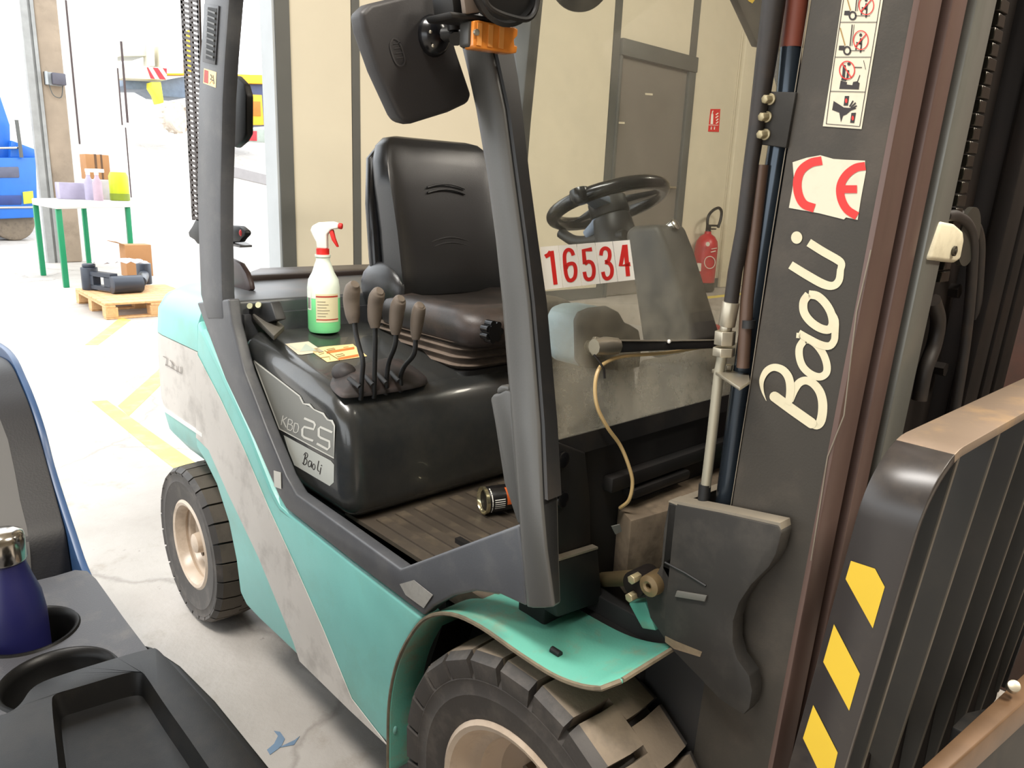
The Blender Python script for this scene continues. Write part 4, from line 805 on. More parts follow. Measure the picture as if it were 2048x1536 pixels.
# wheels
def tyre(name, cx, cz, yo, w, R_, Rs, Rr, nl, gap, depth, par, mt_t, sgn=-1, stag=True, lug_out=.012):
    """one tyre mesh: casing, then raised tread lugs; rim as its part"""
    yi = yo-sgn*w; yc = (yo+yi)/2; ax = Vector((0, sgn, 0)); org = Vector((cx, yc, cz)); h = w/2
    m = M(); Rg = R_-depth
    m.lathe([(Rr, -h*.7), (Rr+.01, -h*.9), (Rs*.9, -h), (Rs, -h*.97), (Rg, -h*.86), (Rg, h*.86), (Rs, h*.985), (Rs-.004, h*1.0), (Rs-.008, h*.985), (Rs*.9, h*.99), (Rs*.885, h*1.005), (Rs*.87, h*.985), (Rr+.03, h*.96), (Rr+.008, h*.86), (Rr, h*.7)], org, ax, 64, 1, cap=False)
    pit = 2*math.pi/nl
    for side_ in (1, -1):
        for k in range(nl):
            a0 = k*pit+(pit/2 if (side_ < 0 and stag) else 0)
            def pt(a, r, y): return Vector((cx+r*math.cos(a), yc+sgn*y*side_, cz+r*math.sin(a)))
            aw = pit*(1-gap)/2; sk = pit*.10
            pl = []
            for (y, s_, rr) in ((.0, 0, R_), (h*.36, .0, R_), (h*.84, 1, R_-.004), (h*(1+lug_out/h*.2), 1, R_-.016), (h*1.01, 1, Rs+.002)):
                pl.append([(a0-aw+sk*s_*.5, y, rr), (a0+aw+sk*s_*.5, y, rr)])
            v = []
            for row in pl:
                for a, y, rr in row: v.append(pt(a, rr, y))
            for row in pl:
                for a, y, rr in row: v.append(pt(a, max(Rg-.004, Rs-.01) if y < h*.9 else Rs-.004, y*.97))
            f = []
            for i in range(4): f.append((2*i, 2*i+1, 2*i+3, 2*i+2)); f.append((2*i, 2*i+2, 10+2*i+2, 10+2*i)); f.append((2*i+1, 10+2*i+1, 10+2*i+3, 2*i+3))
            f += [(0, 10, 11, 1), (8, 9, 19, 18)]
            m.add(v, f, 0); m.m[-14:] = [0, 0, 0, 0, 0, 0, 1, 1, 1, 1, 1, 1, 0, 1]
    t = obj(name, m, [mt_t, RUBBERS], par, ang=30)
    return t, org, ax, h
t, org, ax, h = tyre('drive_tyre', 0, .332, -.58, .19, .335, .285, .185, 24, .15, .034, fk, RUBBER)
def rim(t, org, ax, h, Rr, Rin, hub, off):
    m = M(); m.lathe([(Rr+.016, h*.80), (Rr+.020, h*.90), (Rr+.010, h*.97), (Rr, h*.93), (Rr-.006, h*.80), (Rr-.012, h*.55), (Rin+.012, h*.45), (Rin, h*.40), (Rin-.006, h*.2), (Rin-.02, off), (hub+.03, off), (hub+.02, off+.008), (hub, off+.01)], org, ax, 56, 0, cap=False)
    o = obj('wheel_rim', m, RIM, t, ang=40)
    m = M(); m.lathe([(hub, off-.01), (hub, off+.03), (hub*.9, off+.05), (hub*.5, off+.056), (.001, off+.056)], org, ax, 28); obj('hub_cap', m, RIM, t, ang=40)
    m = M()
    for k in range(6):
        a = k*math.pi/3+.3; u = ax.orthogonal().normalized(); w = ax.cross(u); q = org+u*(math.cos(a)*(hub+.028))+w*(math.sin(a)*(hub+.028)); m.cyl(q+ax*(off-.005), q+ax*(off+.018), .011, 6)
    obj('wheel_nut', m, mat('dark_nut_steel', (96, 84, 72), .5, metal=.4), t)
rim(t, org, ax, h, .185, .15, .05, .0)
t2 = tyre('drive_tyre', 0, .332, .58, .19, .335, .285, .185, 24, .15, .034, fk, RUBBER, sgn=1); rim(*t2, .185, .15, .05, 0)
t, org, ax, h = tyre('steer_tyre', -1.6, .268, -.575, .165, .268, .245, .135, 26, .10, .012, fk, mat('dark_dusty_tyre_rubber', (88, 80, 70), .8, var=.12, dirt=(56, 52, 48), dirt_amt=.5, dirt_scale=10, bump=.2, bscale=120))
rim(t, org, ax, h, .135, .115, .036, .01)
t2 = tyre('steer_tyre', -1.6, .268, .575, .165, .268, .245, .135, 26, .10, .012, fk, mat('dark_dusty_tyre_rubber', (88, 80, 70), .8, var=.12, dirt=(56, 52, 48), dirt_amt=.5, dirt_scale=10, bump=.2, bscale=120), sgn=1); rim(*t2, .135, .115, .036, .01)
m = M(); m.cyl((0, -.42, .332), (0, .42, .332), .09, 20); obj('front_axle', m, SOOT, fk)
# ------------------------------------------------------------------ mast
TILT = .035
def tx(x, z): return x+TILT*(z-1.2)
def rail(name, x0, x1, y0, y1, mt, par=fk, z0=.06, z1=2.5, bev=.004, **kw):
    m = M(); m.hexa([(tx(x0, z0), y0, z0), (tx(x1, z0), y0, z0), (tx(x1, z0), y1, z0), (tx(x0, z0), y1, z0)], [(tx(x0, z1), y0, z1), (tx(x1, z1), y0, z1), (tx(x1, z1), y1, z1), (tx(x0, z1), y1, z1)])
    return obj(name, m, mt, par, bev=bev, **kw)
YM = -.385
for s in (-1, 1):
    def yy_(a, b): return (a, b) if s < 0 else (-b, -a)
    r_ = rail('outer_mast_rail', .251, .380, *yy_(YM, -.366), MAST)
    rail('front_flange', .362, .386, *yy_(-.384, -.318), MASTR if s < 0 else MASTD, r_); rail('rear_flange', .252, .274, *yy_(-.384, -.309), MASTD, r_)  # far rail's front flange takes the shade-darkened steel
    if s < 0: mastr = r_
    r2 = rail('middle_mast_rail', .270, .345, *yy_(-.290, -.272), MASTD)
    rail('front_flange', .360, .387, *yy_(-.289, -.240), MASTR if s < 0 else MASTD, r2); rail('rear_flange', .26, .28, *yy_(-.288, -.237), MASTD, r2)
    r3 = rail('inner_mast_rail', .275, .345, *yy_(-.214, -.196), MASTD)
    rail('front_flange', .362, .388, *yy_(-.212, -.140), MASTG if s < 0 else MASTD, r3); rail('rear_flange', .275, .29, *yy_(-.213, -.137), MASTD, r3)
m = M(); m.hexa([(.26, -.31, .3), (.275, -.31, .3), (.275, .31, .3), (.26, .31, .3)], [(.262, -.31, .55), (.277, -.31, .55), (.277, .31, .55), (.262, .31, .55)]); obj('mast_cross_plate', m, MASTD, fk)
m = M(); m.hexa([(.255, -.31, 1.95), (.275, -.31, 1.95), (.275, .31, 1.95), (.255, .31, 1.95)], [(.262, -.31, 2.2), (.28, -.31, 2.2), (.28, .31, 2.2), (.262, .31, 2.2)]); obj('mast_cross_plate', m, MASTD, fk)
m = M(); m.box(-.05, 1.0, 1.2, 1.7, 0, 2.6); cb_ = tag(obj('dark_backdrop', m, mat('dark_rust_brown_steel', (60, 42, 34), .6, var=.25, dirt=(110, 60, 44), dirt_amt=.4, dirt_scale=2), bev=.01), 'dark rusty brown steel cabinet added behind the forklift mast to keep the right edge dark', 'backdrop')  # dark box added beyond the mast, closes off the bright hall there
m = M(); m.hexa([(.300, -.10, .5), (.312, -.10, .5), (.312, .14, .5), (.300, .14, .5)], [(.35, -.10, 2.3), (.362, -.10, 2.3), (.362, .14, 2.3), (.35, .14, 2.3)]); obj('dark_back_fill', m, MASTD, fk)  # added dark backing, keeps the bright wall from showing through the mast
# chain, pulley with its white guard, looping hoses
ch = M()
for k in range(56):
    z = 1.34+k*.019
    x = tx(.372, z); ch.box(x-.006, x+.006, -.092+(k % 2)*.004, -.056-(k % 2)*.004, z, z+.0165)
obj('lift_chain', ch, CHAIN, fk, bev=.001, seg=1)
m = M(); m.hexa([(tx(.36, 1.2), -.095, 1.36), (tx(.368, 1.2), -.095, 1.36), (tx(.368, 1.2), -.05, 1.36), (tx(.36, 1.2), -.05, 1.36)], [(tx(.36, 2.4), -.095, 2.4), (tx(.368, 2.4), -.095, 2.4), (tx(.368, 2.4), -.05, 2.4), (tx(.36, 2.4), -.05, 2.4)]); obj('chain_strip', m, BLACK, fk)
gp = [(1860, 520), (1884, 442), (1912, 448), (1928, 462), (1930, 480), (1922, 520), (1912, 526)]
m = M(); m.slab([at(x, y, 'x', .40) for x, y in gp], (-.03, 0, 0)); pg_ = obj('pulley_guard', m, mat('off_white_plastic', (206, 198, 172), .5, var=.04, dirt=(150, 140, 116), dirt_amt=.4, dirt_scale=20), fk, bev=.006, seg=3)
p = at(1907, 502, 'x', .401); m = M(); m.cyl(p, p+Vector((.003, 0, 0)), .0075, 16); m.cyl(p+Vector((.003, 0, 0)), p+Vector((.0045, 0, 0)), .0035, 12); obj('guard_screw', m, mat('dark_screw', (70, 66, 56), .4, metal=.5), pg_)
c0 = at(1905, 470, 'x', .37)
m = M(); m.lathe([(.03, -.02), (.046, -.02), (.046, -.012), (.038, -.006), (.038, .006), (.046, .012), (.046, .02), (.03, .02)], c0+Vector((-.004, .03, -.002)), (1, 0, 0), 30); obj('hose_pulley', m, mat('worn_pulley_steel', (62, 60, 54), .4, metal=.4), fk)
for k, o_ in enumerate((0, 14)):
    m = M(); m.tube([at(x+o_, y, 'x', .385-.012*k) for x, y in ((1890, 432), (1912, 432), (1934, 448), (1945, 480), (1944, 540), (1938, 620), (1926, 720), (1905, 850), (1890, 950), (1870, 1080))], .0085, 10, sub=5); obj('looped_hose', m, HOSE, fk)
m = M(); m.tube([at(x, y, 'x', .36) for x, y in ((1866, 600), (1876, 640), (1868, 690), (1850, 740), (1838, 800))], .012, 10, sub=5); obj('looped_hose', m, HOSE, fk)
for (x, y) in ((1868, 735), (1895, 580)):
    m = M(); p = at(x, y, 'x', .33); m.cyl(p, p+Vector((.02, 0, 0)), .013, 6); obj('guide_bolt', m, MASTD, fk)
# lettering and stickers on the rail
def z6(u, v): return 1200+u/2.4151, 500+v/2.4151
def z6f(u, v, lift):
    a, b = z6(u, v); p = at(a, b, 'y', YM); p.y -= lift+.0004; return p
pr = Print(z6f)
pr.line([(806, 728), (788, 680), (784, 630), (806, 585), (842, 566), (884, 578), (912, 612), (922, 660), (918, 715), (908, 745)], [2, 12, 24, 32, 34, 38, 40, 40, 38, 34], k=5)
pr.line([(846, 708), (930, 770), (1024, 836)], 50, lift=.0009); pr.dot((846, 708), 25, lift=.0011, n=14); pr.dot((1024, 836), 25, lift=.0011, n=14)
pr.line([(1010, 830), (1048, 846), (1070, 820), (1078, 750), (1066, 690), (1036, 648), (1000, 630), (966, 640), (940, 676), (918, 728)], [34, 40, 44, 44, 42, 40, 38, 38, 38, 36], lift=.0007, k=5)
pr.line([(990, 432), (966, 470), (966, 520), (984, 566), (1022, 600), (1064, 612), (1094, 594), (1098, 556), (1082, 506), (1052, 462), (1018, 436), (990, 432)], 36, lift=.0008, k=5)
pr.line([(962, 400), (1010, 428), (1070, 458), (1112, 462), (1134, 436), (1138, 400)], [34, 36, 38, 36, 34, 34], k=4)
pr.line([(962, 400), (960, 425)], 20)
pr.line([(1010, 214), (986, 250), (988, 300), (1018, 344), (1064, 376), (1106, 384), (1126, 356), (1118, 304), (1090, 256), (1052, 222), (1010, 214)], 40, lift=.0009, k=5)
pr.line([(1138, 400), (1138, 340), (1120, 300)], [34, 36, 30], k=3)
pr.line([(922, 72), (1000, 120), (1080, 164), (1128, 172), (1156, 146), (1164, 92)], [40, 42, 42, 38, 36, 34], lift=.0007, k=4)
pr.line([(1010, -36), (1080, 8), (1150, 48), (1168, 68), (1164, 96)], [40, 40, 40, 36, 32], lift=.0006, k=4)
pr.dot((952, -60), 27, 30, lift=.0008)
obj('cream_lettering', pr.m, CREAMT, mastr)
def z3f(u, v, lift):
    p = at(1200+u/2.4151, v/2.4151, 'y', YM); p.y -= lift+.0004; return p
pr = Print(z3f); pr.poly([(932, 784), (1000, 762), (1066, 750), (1130, 768), (1190, 772), (1282, 776), (1286, 830), (1262, 960), (1246, 1062), (1190, 1050), (1180, 1060), (1060, 1030), (914, 1004), (930, 920), (938, 860)])
pr.line([(1074, 776), (1020, 788), (974, 824), (956, 880), (962, 940), (988, 986), (1038, 1006)], 42, k=5, mi=1)
pr.line([(1284, 802), (1236, 812), (1190, 848), (1164, 900), (1168, 960), (1196, 1012), (1244, 1044)], 40, k=5, mi=1); pr.line([(1166, 914), (1244, 914)], 38, mi=1, lift=.0014)
obj('conformity_sticker', pr.m, [PAPER, RED], mastr)
def zpf(u, v, lift):
    p = at(1600+u/3.84, v/3.84, 'y', YM); p.y -= lift+.0004; return p
pr = Print(zpf); pr.poly([(366, -270), (676, -260), (640, 0), (560, 480), (475, 992), (178, 970), (256, 480), (325, 0)])
for a in ([(205, 952), (460, 972)], [(236, 702), (505, 708)], [(272, 440), (548, 440)], [(312, 172), (594, 172)], [(352, -96), (640, -92)]): pr.line(a, 5, mi=1)
pr.line([(205, 952), (236, 702), (272, 440), (312, 172), (360, -150)], 5, mi=1); pr.line([(462, 972), (505, 708), (550, 440), (594, 172), (645, -150)], 5, mi=1)
# trapped hand
pr.poly([(262, 776), (300, 800), (340, 826), (385, 830), (420, 820), (436, 836), (395, 850), (360, 880), (335, 890), (318, 940), (305, 866), (250, 845)], lift=.001, mi=1)
for a in ([(385, 820), (412, 775)], [(395, 826), (432, 790)], [(400, 836), (440, 812)]): pr.line(a, 11, mi=1)
pr.poly([(348, 738), (382, 738), (372, 812), (338, 812)], lift=.001, mi=1); pr.poly([(398, 868), (434, 866), (420, 946), (388, 944)], lift=.001, mi=1)
pr.dot((360, 775), 9, 18, lift=.0014, mi=2); pr.dot((410, 908), 9, 18, lift=.0014, mi=2)
# rider on forks
pr.poly([(316, 620), (365, 632), (362, 650), (405, 655), (412, 630), (440, 625), (462, 640), (455, 688), (305, 684)], lift=.001, mi=1); pr.line([(440, 640), (464, 578)], 6, mi=1); pr.line([(420, 518), (480, 520)], 7, mi=1); pr.line([(492, 465), (508, 535)], 4, mi=1)
pr.line([(345, 500), (338, 590), (330, 620)], 22, mi=1); pr.line([(375, 540), (368, 600), (345, 620)], 16, mi=1); pr.dot((380, 492), 13, mi=1); pr.ring((366, 540), 62, 72, 8, mi=2, lift=.0015); pr.line([(330, 490), (400, 600)], 8, mi=2, lift=.0015)
# passenger
for dy, dx in ((0, 0), (-268, 42)):
    pr.line([(405+dx, 190+dy), (388+dx, 355+dy)], 8, mi=1); pr.line([(420+dx, 190+dy), (402+dx, 355+dy)], 4, mi=1); pr.line([(312+dx, 215+dy), (350+dx, 350+dy)], 9, mi=3)
    pr.poly([(304+dx, 352+dy), (345+dx, 352+dy), (340+dx, 388+dy), (300+dx, 386+dy)], lift=.001, mi=1); pr.ring((366+dx, 390+dy), 31, 36, 13, mi=1); pr.line([(385+dx, 390+dy), (500+dx, 392+dy)], 5, mi=1)
    pr.dot((470+dx, 270+dy), 11, 13, mi=1); pr.line([(475+dx, 295+dy), (468+dx, 345+dy)], 20, mi=1); pr.line([(436+dx, 328+dy), (476+dx, 340+dy), (468+dx, 405+dy)], 12, mi=1); pr.line([(440+dx, 340+dy), (432+dx, 385+dy)], 10, mi=1)
    pr.ring((472+dx, 310+dy), 60, 76, 7, mi=2, lift=.0015); pr.line([(515+dx, 262+dy), (428+dx, 362+dy)], 8, mi=2, lift=.0015)
obj('pictogram_sticker', pr.m, [PAPER, INK, RED, mat('print_brown', (150, 120, 60), .5)], mastr)
m = M(); m.tube([at(x, y, 'y', YM-.0006) for x, y in ((1742, 500), (1713, 624), (1688, 831), (1655, 914), (1640, 1010), (1622, 1121))], .0009, 6); m.tube([at(x, y, 'y', YM-.0006) for x, y in ((1619, 0), (1539, 500), (1500, 770), (1461, 1015))], .0007, 6); obj('scuffed_edge', m, EDGE, mastr)
# bracket with three bolts
m = M(); m.slab([at(x, y, 'y', -.39) for x, y in ((1512, 182), (1592, 184), (1572, 296), (1498, 286))], (0, .02, 0)); br_ = obj('hose_bracket', m, PLATEP, fk, bev=.002)
for x, y in ((1533, 201), (1526, 236), (1523, 271)):
    p = at(x, y, 'y', -.39); m = M(); m.cyl(p+Vector((.006, 0, .001)), p+Vector((.006, -.003, .001)), .0075, 18); m.cyl(p+Vector((.006, -.003, .001)), p+Vector((.004, -.013, .0)), .0058, 6); obj('hex_bolt', m, BRASSY, br_, bev=.0008)
# lift cylinder, hoses, pipe and fittings behind the rail
def ys(pts, y): return [at(a, b, 'y', y) for a, b in pts]
m = M(); m.tube(ys([(1582, 95), (1574, 185), (1556, 300), (1520, 520), (1480, 780), (1448, 1016)], -.36), [.0145, .0145], 16); obj('lift_cylinder', m, HYD, fk)
m = M(); m.tube(ys([(1600, -160), (1594, 0), (1583, 96)], -.36), .0145, 16); obj('cylinder_collar', m, RUST, fk)
m = M(); m.tube(ys([(1560, -160), (1548, 0), (1532, 120), (1514, 250), (1502, 330), (1486, 460), (1470, 545), (1462, 606)], -.392), [.0155, .0155, .014, .0115, .0105, .0105, .0105, .0105], 12); h1 = obj('pressure_hose', m, HOSE, fk)
m = M(); a, b, c, d, e = ys([(1462, 604), (1453, 652), (1451, 662), (1447, 712), (1445, 716)], -.392); m.tube([a, b], [.0122, .0122], 18); obj('hose_crimp', m, STEEL, h1, bev=.001)
m = M(); m.cyl(b, c, .009, 12); m.cyl(c, c*.45+d*.55, .0155, 6); m.cyl(c*.35+d*.65, d, .0165, 6); obj('hex_nut', m, STEEL, h1, bev=.001)
m = M(); m.tube(ys([(1446, 706), (1438, 745), (1424, 870), (1410, 985), (1406, 1010)], -.392), .0078, 12); obj('return_pipe', m, mat('pale_pipe_steel', (166, 160, 142), .4, metal=.45, var=.08), h1)
m = M(); m.tube(ys([(1410, 968), (1406, 1020)], -.392), .0095, 12); obj('pipe_boot', m, BLACK, h1)
m = M(); m.tube(ys([(1524, 330), (1508, 470), (1494, 600), (1486, 735)], -.38), .0095, 12); pp_ = obj('brown_pipe', m, mat('brown_pipe_paint', (86, 66, 54), .4, metal=.2, var=.2), fk)
m = M(); m.tube(ys([(1497, 640), (1496, 656)], -.38), .0105, 12); obj('pipe_band', m, BLACK, pp_)
m = M(); zc = at(1430, 740, 'y', -.392).z; m.slab([at(x, y, 'z', zc) for x, y in ((1424, 738), (1440, 733), (1498, 748), (1500, 762), (1480, 775))], (0, 0, -.005)); cl_ = obj('pipe_clamp_plate', m, STEEL, fk, bev=.001)
for x, y in ((1456, 740), (1478, 742), (1492, 738)):
    p = at(x, y, 'z', zc); m = M(); m.cyl(p, p+Vector((0, 0, .008)), .0065, 6); obj('clamp_bolt', m, STEEL, cl_, bev=.0006)
# mast foot plate
plp = [(1337, 1006), (1440, 1026), (1556, 1052), (1563, 1066), (1552, 1108), (1538, 1134), (1502, 1170), (1478, 1206), (1466, 1242), (1465, 1285), (1474, 1318), (1498, 1352), (1504, 1382), (1499, 1416), (1487, 1430), (1440, 1400), (1395, 1352), (1346, 1302), (1300, 1236), (1290, 1190), (1322, 1130), (1327, 1060)]
m = M(); m.slab([at(x, y, 'y', -.425) for x, y in plp], (0, .03, 0)); mp_ = obj('mast_foot_plate', m, PLATEP, fk, bev=.002)
m = M(); m.slab([at(x, y, 'y', -.423) for x, y in ((1340, 1000), (1440, 1020), (1560, 1046), (1562, 1060), (1440, 1030), (1338, 1010))], (0, .028, 0)); obj('worn_top_edge', m, EDGE, mp_)
q0, q1 = at(1337, 1004, 'y', -.425), at(1446, 965, 'x', at(1337, 1004, 'y', -.425).x)
m = M(); m.hexa([q0+Vector((0, 0, -.2)), q0+Vector((.016, 0, -.2)), q1+Vector((.016, 0, -.2)), q1+Vector((0, 0, -.2))], [q0, q0+Vector((.016, 0, 0)), q1+Vector((.016, 0, 0)), q1]); obj('inner_flange', m, PLATEP, mp_, bev=.002)
m = M(); m.hexa([q0, q0+Vector((.016, 0, 0)), q1+Vector((.016, 0, 0)), q1], [q+Vector((0, 0, .002)) for q in (q0, q0+Vector((.016, 0, 0)), q1+Vector((.016, 0, 0)), q1)]); obj('worn_flange_edge', m, EDGE, mp_)
m = M(); m.slab([at(x, y, 'y', -.4255) for x, y in ((1356, 1180), (1416, 1190), (1412, 1202), (1352, 1192))], (0, -.004, 0)); obj('worn_weld_bar', m, mat('scraped_paint', (92, 90, 84), .5), mp_, bev=.001)
m = M(); m.tube([at(x, y, 'y', -.4255) for x, y in ((1330, 1125), (1370, 1146), (1412, 1172))], .002, 6); obj('weld_seam', m, SOOT, mp_)
m = M(); m.slab([at(x, y, 'y', -.4258) for x, y in ((1330, 1272), (1350, 1282), (1404, 1304), (1400, 1314), (1348, 1298), (1330, 1284))], (0, .01, 0)); obj('rusty_step', m, mat('rusty_scuff', (104, 90, 70), .7, var=.3, scale=40), mp_)
m = M(); m.box(-.1, .236, -.384, -.30, .25, .74); obj('dark_gap_fill', m, SOOT, fk, bev=.004)  # dark block added to close the bright gap behind the fender
# tilt cylinder eye
e0 = at(1270, 1168, 'y', -.43); e1_ = at(1298, 1172, 'y', -.44)
m = M(); m.cyl(at(1192, 1160, 'y', -.33), e0+Vector((0, .025, .004)), .014, 16); tl_ = obj('tilt_rod', m, mat('oily_rod_steel', (120, 104, 76), .35, metal=.5, var=.2), fk)
m = M(); m.cyl(e0+Vector((0, -.006, 0)), e0+Vector((0, .045, 0)), .022, 24); obj('rod_eye', m, MASTD, tl_, bev=.003)
m = M(); m.lathe([(.005, .02), (.005, -.002), (.009, -.004), (.018, -.001), (.0195, .03), (.016, .036)], e1_, (0, 1, 0), 24, cap=False); obj('eye_bush', m, mat('dusty_bronze', (112, 94, 66), .45, metal=.4, var=.2), tl_)
for x, y in ((1262, 1160), (1257, 1196)):
    p = at(x, y, 'y', -.45); m = M(); m.cyl(p, p+Vector((0, .02, 0)), .008, 6); obj('hex_bolt', m, BRASSY, tl_, bev=.0008)
# dusty cross box under the cowl
tp_ = [at(x, y, 'z', .885) for x, y in ((1236, 1012), (1262, 1042), (1345, 1018), (1470, 975), (1470, 925), (1340, 958))]
m = M(); m.slab(tp_, (0, 0, -.16)); obj('cross_member', m, mat('gritty_brown_steel', (112, 98, 80), .8, var=.3, scale=50, dirt=(60, 50, 42), dirt_amt=.6, dirt_scale=25, bump=.3), fk, bev=.003)
m = M(); m.slab([at(x, y, 'x', .03) for x, y in ((1222, 1052), (1238, 1048), (1242, 1062), (1230, 1068))], (.002, 0, 0)); obj('white_tag', m, LABELG, fk)
m = M(); m.slab([at(x, y, 'y', -.41) for x, y in ((1256, 1206), (1290, 1204), (1312, 1262), (1284, 1258))], (0, .03, 0)); obj('teal_lug', m, TEALRUST, fk, bev=.003)

# ------------------------------------------------------------------ load backrest
def bx(z): return .090*(z-1.08)
XL, XR = .474, .537
def brow(path, t_):
    rings = []
    n = len(path)
    for i, (y, z) in enumerate(path):
        a = path[max(i-1, 0)]; b = path[min(i+1, n-1)]; dy, dz = b[0]-a[0], b[1]-a[1]; l = math.hypot(dy, dz); ny, nz = dz/l*t_, -dy/l*t_
        o = bx(z); rings.append([Vector((XL+o, y, z)), Vector((XR+o, y, z)), Vector((XR+o, y+ny, z+nz)), Vector((XL+o, y+ny, z+nz))])
    return rings
RC, ZT, YB = .085, 1.192, .52
arcR = [(-YB+RC-RC*math.cos(rad(a)), ZT-RC+RC*math.sin(rad(a))) for a in range(0, 91, 9)]
m = M(); m.loft(brow([(-YB, .40), (-YB, .75)]+arcR[:9], .012)); sb_ = obj('backrest_side_bar', m, mat('worn_black_bar', (44, 40, 38), .3, var=.1, dirt=(90, 80, 70), dirt_amt=.25, dirt_scale=16), fk, bev=.0015, ang=30)
m = M(); m.loft(brow(arcR[8:]+[(0, ZT)]+[(-y, z) for y, z in arcR[::-1][:3]], .012)); tb_ = obj('backrest_top_bar', m, WORN, fk, bev=.0015, ang=30)
m = M(); m.loft(brow([(-y, z) for y, z in arcR[::-1][2:]]+[(YB, .75), (YB, .40)], .012)); obj('backrest_side_bar', m, BLACK, fk, bev=.0015, ang=30)
def z9f(u, v, lift):
    p = at(1300+u/2.4144, 900+v/2.4144, 'y', -YB); p.y -= lift+.0003; return p
pr = Print(z9f)
for q in ([(972, 534), (1088, 572), (1135, 660), (1077, 860), (946, 622)], [(890, 840), (1015, 1080), (963, 1258), (838, 1022)], [(790, 1230), (908, 1460), (880, 1580), (860, 1640), (740, 1390)]): pr.poly(q)
obj('hazard_stripe', pr.m, YEL, sb_)
m = M(); p = at(1866, 1344/1, 'y', -YB) if False else None
for k in range(7):
    y = -.444+.148*k; o0, o1 = bx(.42), bx(1.18)
    m = M(); m.hexa([(XL+.004+o0, y, .42), (XR-.002+o0, y, .42), (XR-.002+o0, y+.008, .42), (XL+.004+o0, y+.008, .42)], [(XL+.004+o1, y, 1.181), (XR-.002+o1, y, 1.181), (XR-.002+o1, y+.008, 1.181), (XL+.004+o1, y+.008, 1.181)])
    b_ = obj('backrest_bar', m, mat('dark_bar_paint', (50, 48, 44), .5, var=.1, dirt=(72, 66, 58), dirt_amt=.3, dirt_scale=8), fk)
    m = M(); m.hexa([(XR-.0022+o0, y, .42), (XR-.0005+o0, y, .42), (XR-.0005+o0, y+.008, .42), (XR-.0022+o0, y+.008, .42)], [(XR-.0022+o1, y, 1.18), (XR-.0005+o1, y, 1.18), (XR-.0005+o1, y+.008, 1.18), (XR-.0022+o1, y+.008, 1.18)]); obj('worn_edge', m, mat('worn_bar_edge', (88, 82, 72), .4, metal=.2), b_)
m = M(); c4 = [at(x, y, 'z', .72) for x, y in ((1822, 1552), (2080, 1316), (2110, 1352), (1876, 1560))]; m.slab(c4, (0, 0, -.05)); ca_ = obj('carriage_bar', m, mat('rubbed_carriage_steel', (104, 80, 58), .45, metal=.25, var=.25, scale=12), fk, bev=.004)
m = M(); c5 = [at(x, y, 'z', .69) for x, y in ((1860, 1552), (1975, 1436), (1985, 1452), (1890, 1560))]; m.slab(c5, (0, 0, -.05)); obj('carriage_lip', m, mat('yellowed_steel', (190, 152, 92), .45, metal=.2, var=.15), ca_, bev=.003)
p = at(2024, 1376, 'z', .735); m = M(); m.cyl(p, p+Vector((.004, -.012, .012)), .009, 18); obj('pale_bolt', m, STEEL, ca_, bev=.001)
m = M(); m.box(.43, .47, -.48, .48, .38, .66); obj('carriage_plate', m, MASTD, fk, bev=.003)
m = M(); m.slab([at(x, y, 'x', .585) for x, y in ((1964, 1482), (1990, 1452), (2048, 1434), (2160, 1400), (2160, 1750), (1900, 1750))], (-.04, 0, 0)); obj('fork_shank', m, BLACK, fk, bev=.004)

# ------------------------------------------------------------------ mirror, indicator, lamps
m = M(); mp2 = [(722, 24), (742, 6), (800, -8), (868, -22), (890, 20), (916, 105), (945, 190), (938, 206), (900, 224), (826, 247), (806, 242), (796, 228), (756, 140), (728, 60)]
m.slab([at(x, y, 'x', -.23) for x, y in mp2], (-.035, 0, 0)); mi = obj('mirror', m, mat('mirror_shell_plastic', (48, 46, 46), .5, var=.06, bump=.05, bscale=300), fk, bev=.014, seg=4)
m = M(); c = at(866, 72, 'x', -.23); m.sphere(c, 1, 20, sc=(.022, .029, .031)); obj('mirror_mount', m, BLACKG, mi)
m = M(); p1_ = at(905, 42, 'x', -.2); m.tube([c+Vector((.01, 0, .0)), c+Vector((.03, .02, .002)), at(912, 78, 'x', -.19)], .011, 10); m.tube([at(902, -60, 'x', -.19), at(902, 0, 'x', -.19), at(908, 60, 'x', -.19)], .010, 10); obj('mirror_arm', m, BLACK, mi)
for x, y in ((861, 64), (866, 92)):
    m = M(); m.sphere(at(x, y, 'x', -.206), .0028, 8); obj('screw_head', m, STEEL, mi)
pr = Print(crop(600, 0, 2.9257, 'x', -.2296, 1)); pr.line([(540, 230), (526, 260), (535, 310), (560, 370), (590, 385), (612, 360), (600, 300), (575, 240), (550, 226)], 9, k=3, closed=True)
for k in range(4): pr.line([(545+k*6, 255+k*28), (585+k*6, 250+k*28)], 5)
obj('moulded_mark', pr.m, mat('moulded_mark_grey', (60, 58, 58), .5), mi)
XA = -.115
m = M(); ap = [(948, 41), (958, 40), (1030, 54), (1037, 58), (1036, 72), (1029, 79), (1030, 90), (1036, 92), (1034, 106), (1026, 107), (950, 97), (946, 92)]
m.slab([at(x, y, 'x', XA) for x, y in ap], (-.022, 0, 0)); al = obj('indicator_lamp', m, AMBER, fk, bev=.003, seg=3)
m = M(); m.slab([at(x, y, 'x', XA-.006) for x, y in ((938, 42), (948, 40), (946, 96), (936, 90))], (-.022, 0, 0)); obj('lamp_base', m, GREYP, al, bev=.003)
m = M(); p = at(951, 65, 'x', XA); m.cyl(p, p+Vector((.004, 0, 0)), .0045, 12); obj('lens_screw', m, STEEL, al)
m = M()
for k in range(3): m.slab([at(x, y, 'x', XA+.0003) for x, y in ((955+k*22, 45+k*4), (964+k*22, 47+k*4), (962+k*22, 92+k*3), (953+k*22, 90+k*3))], (.0012, 0, 0))
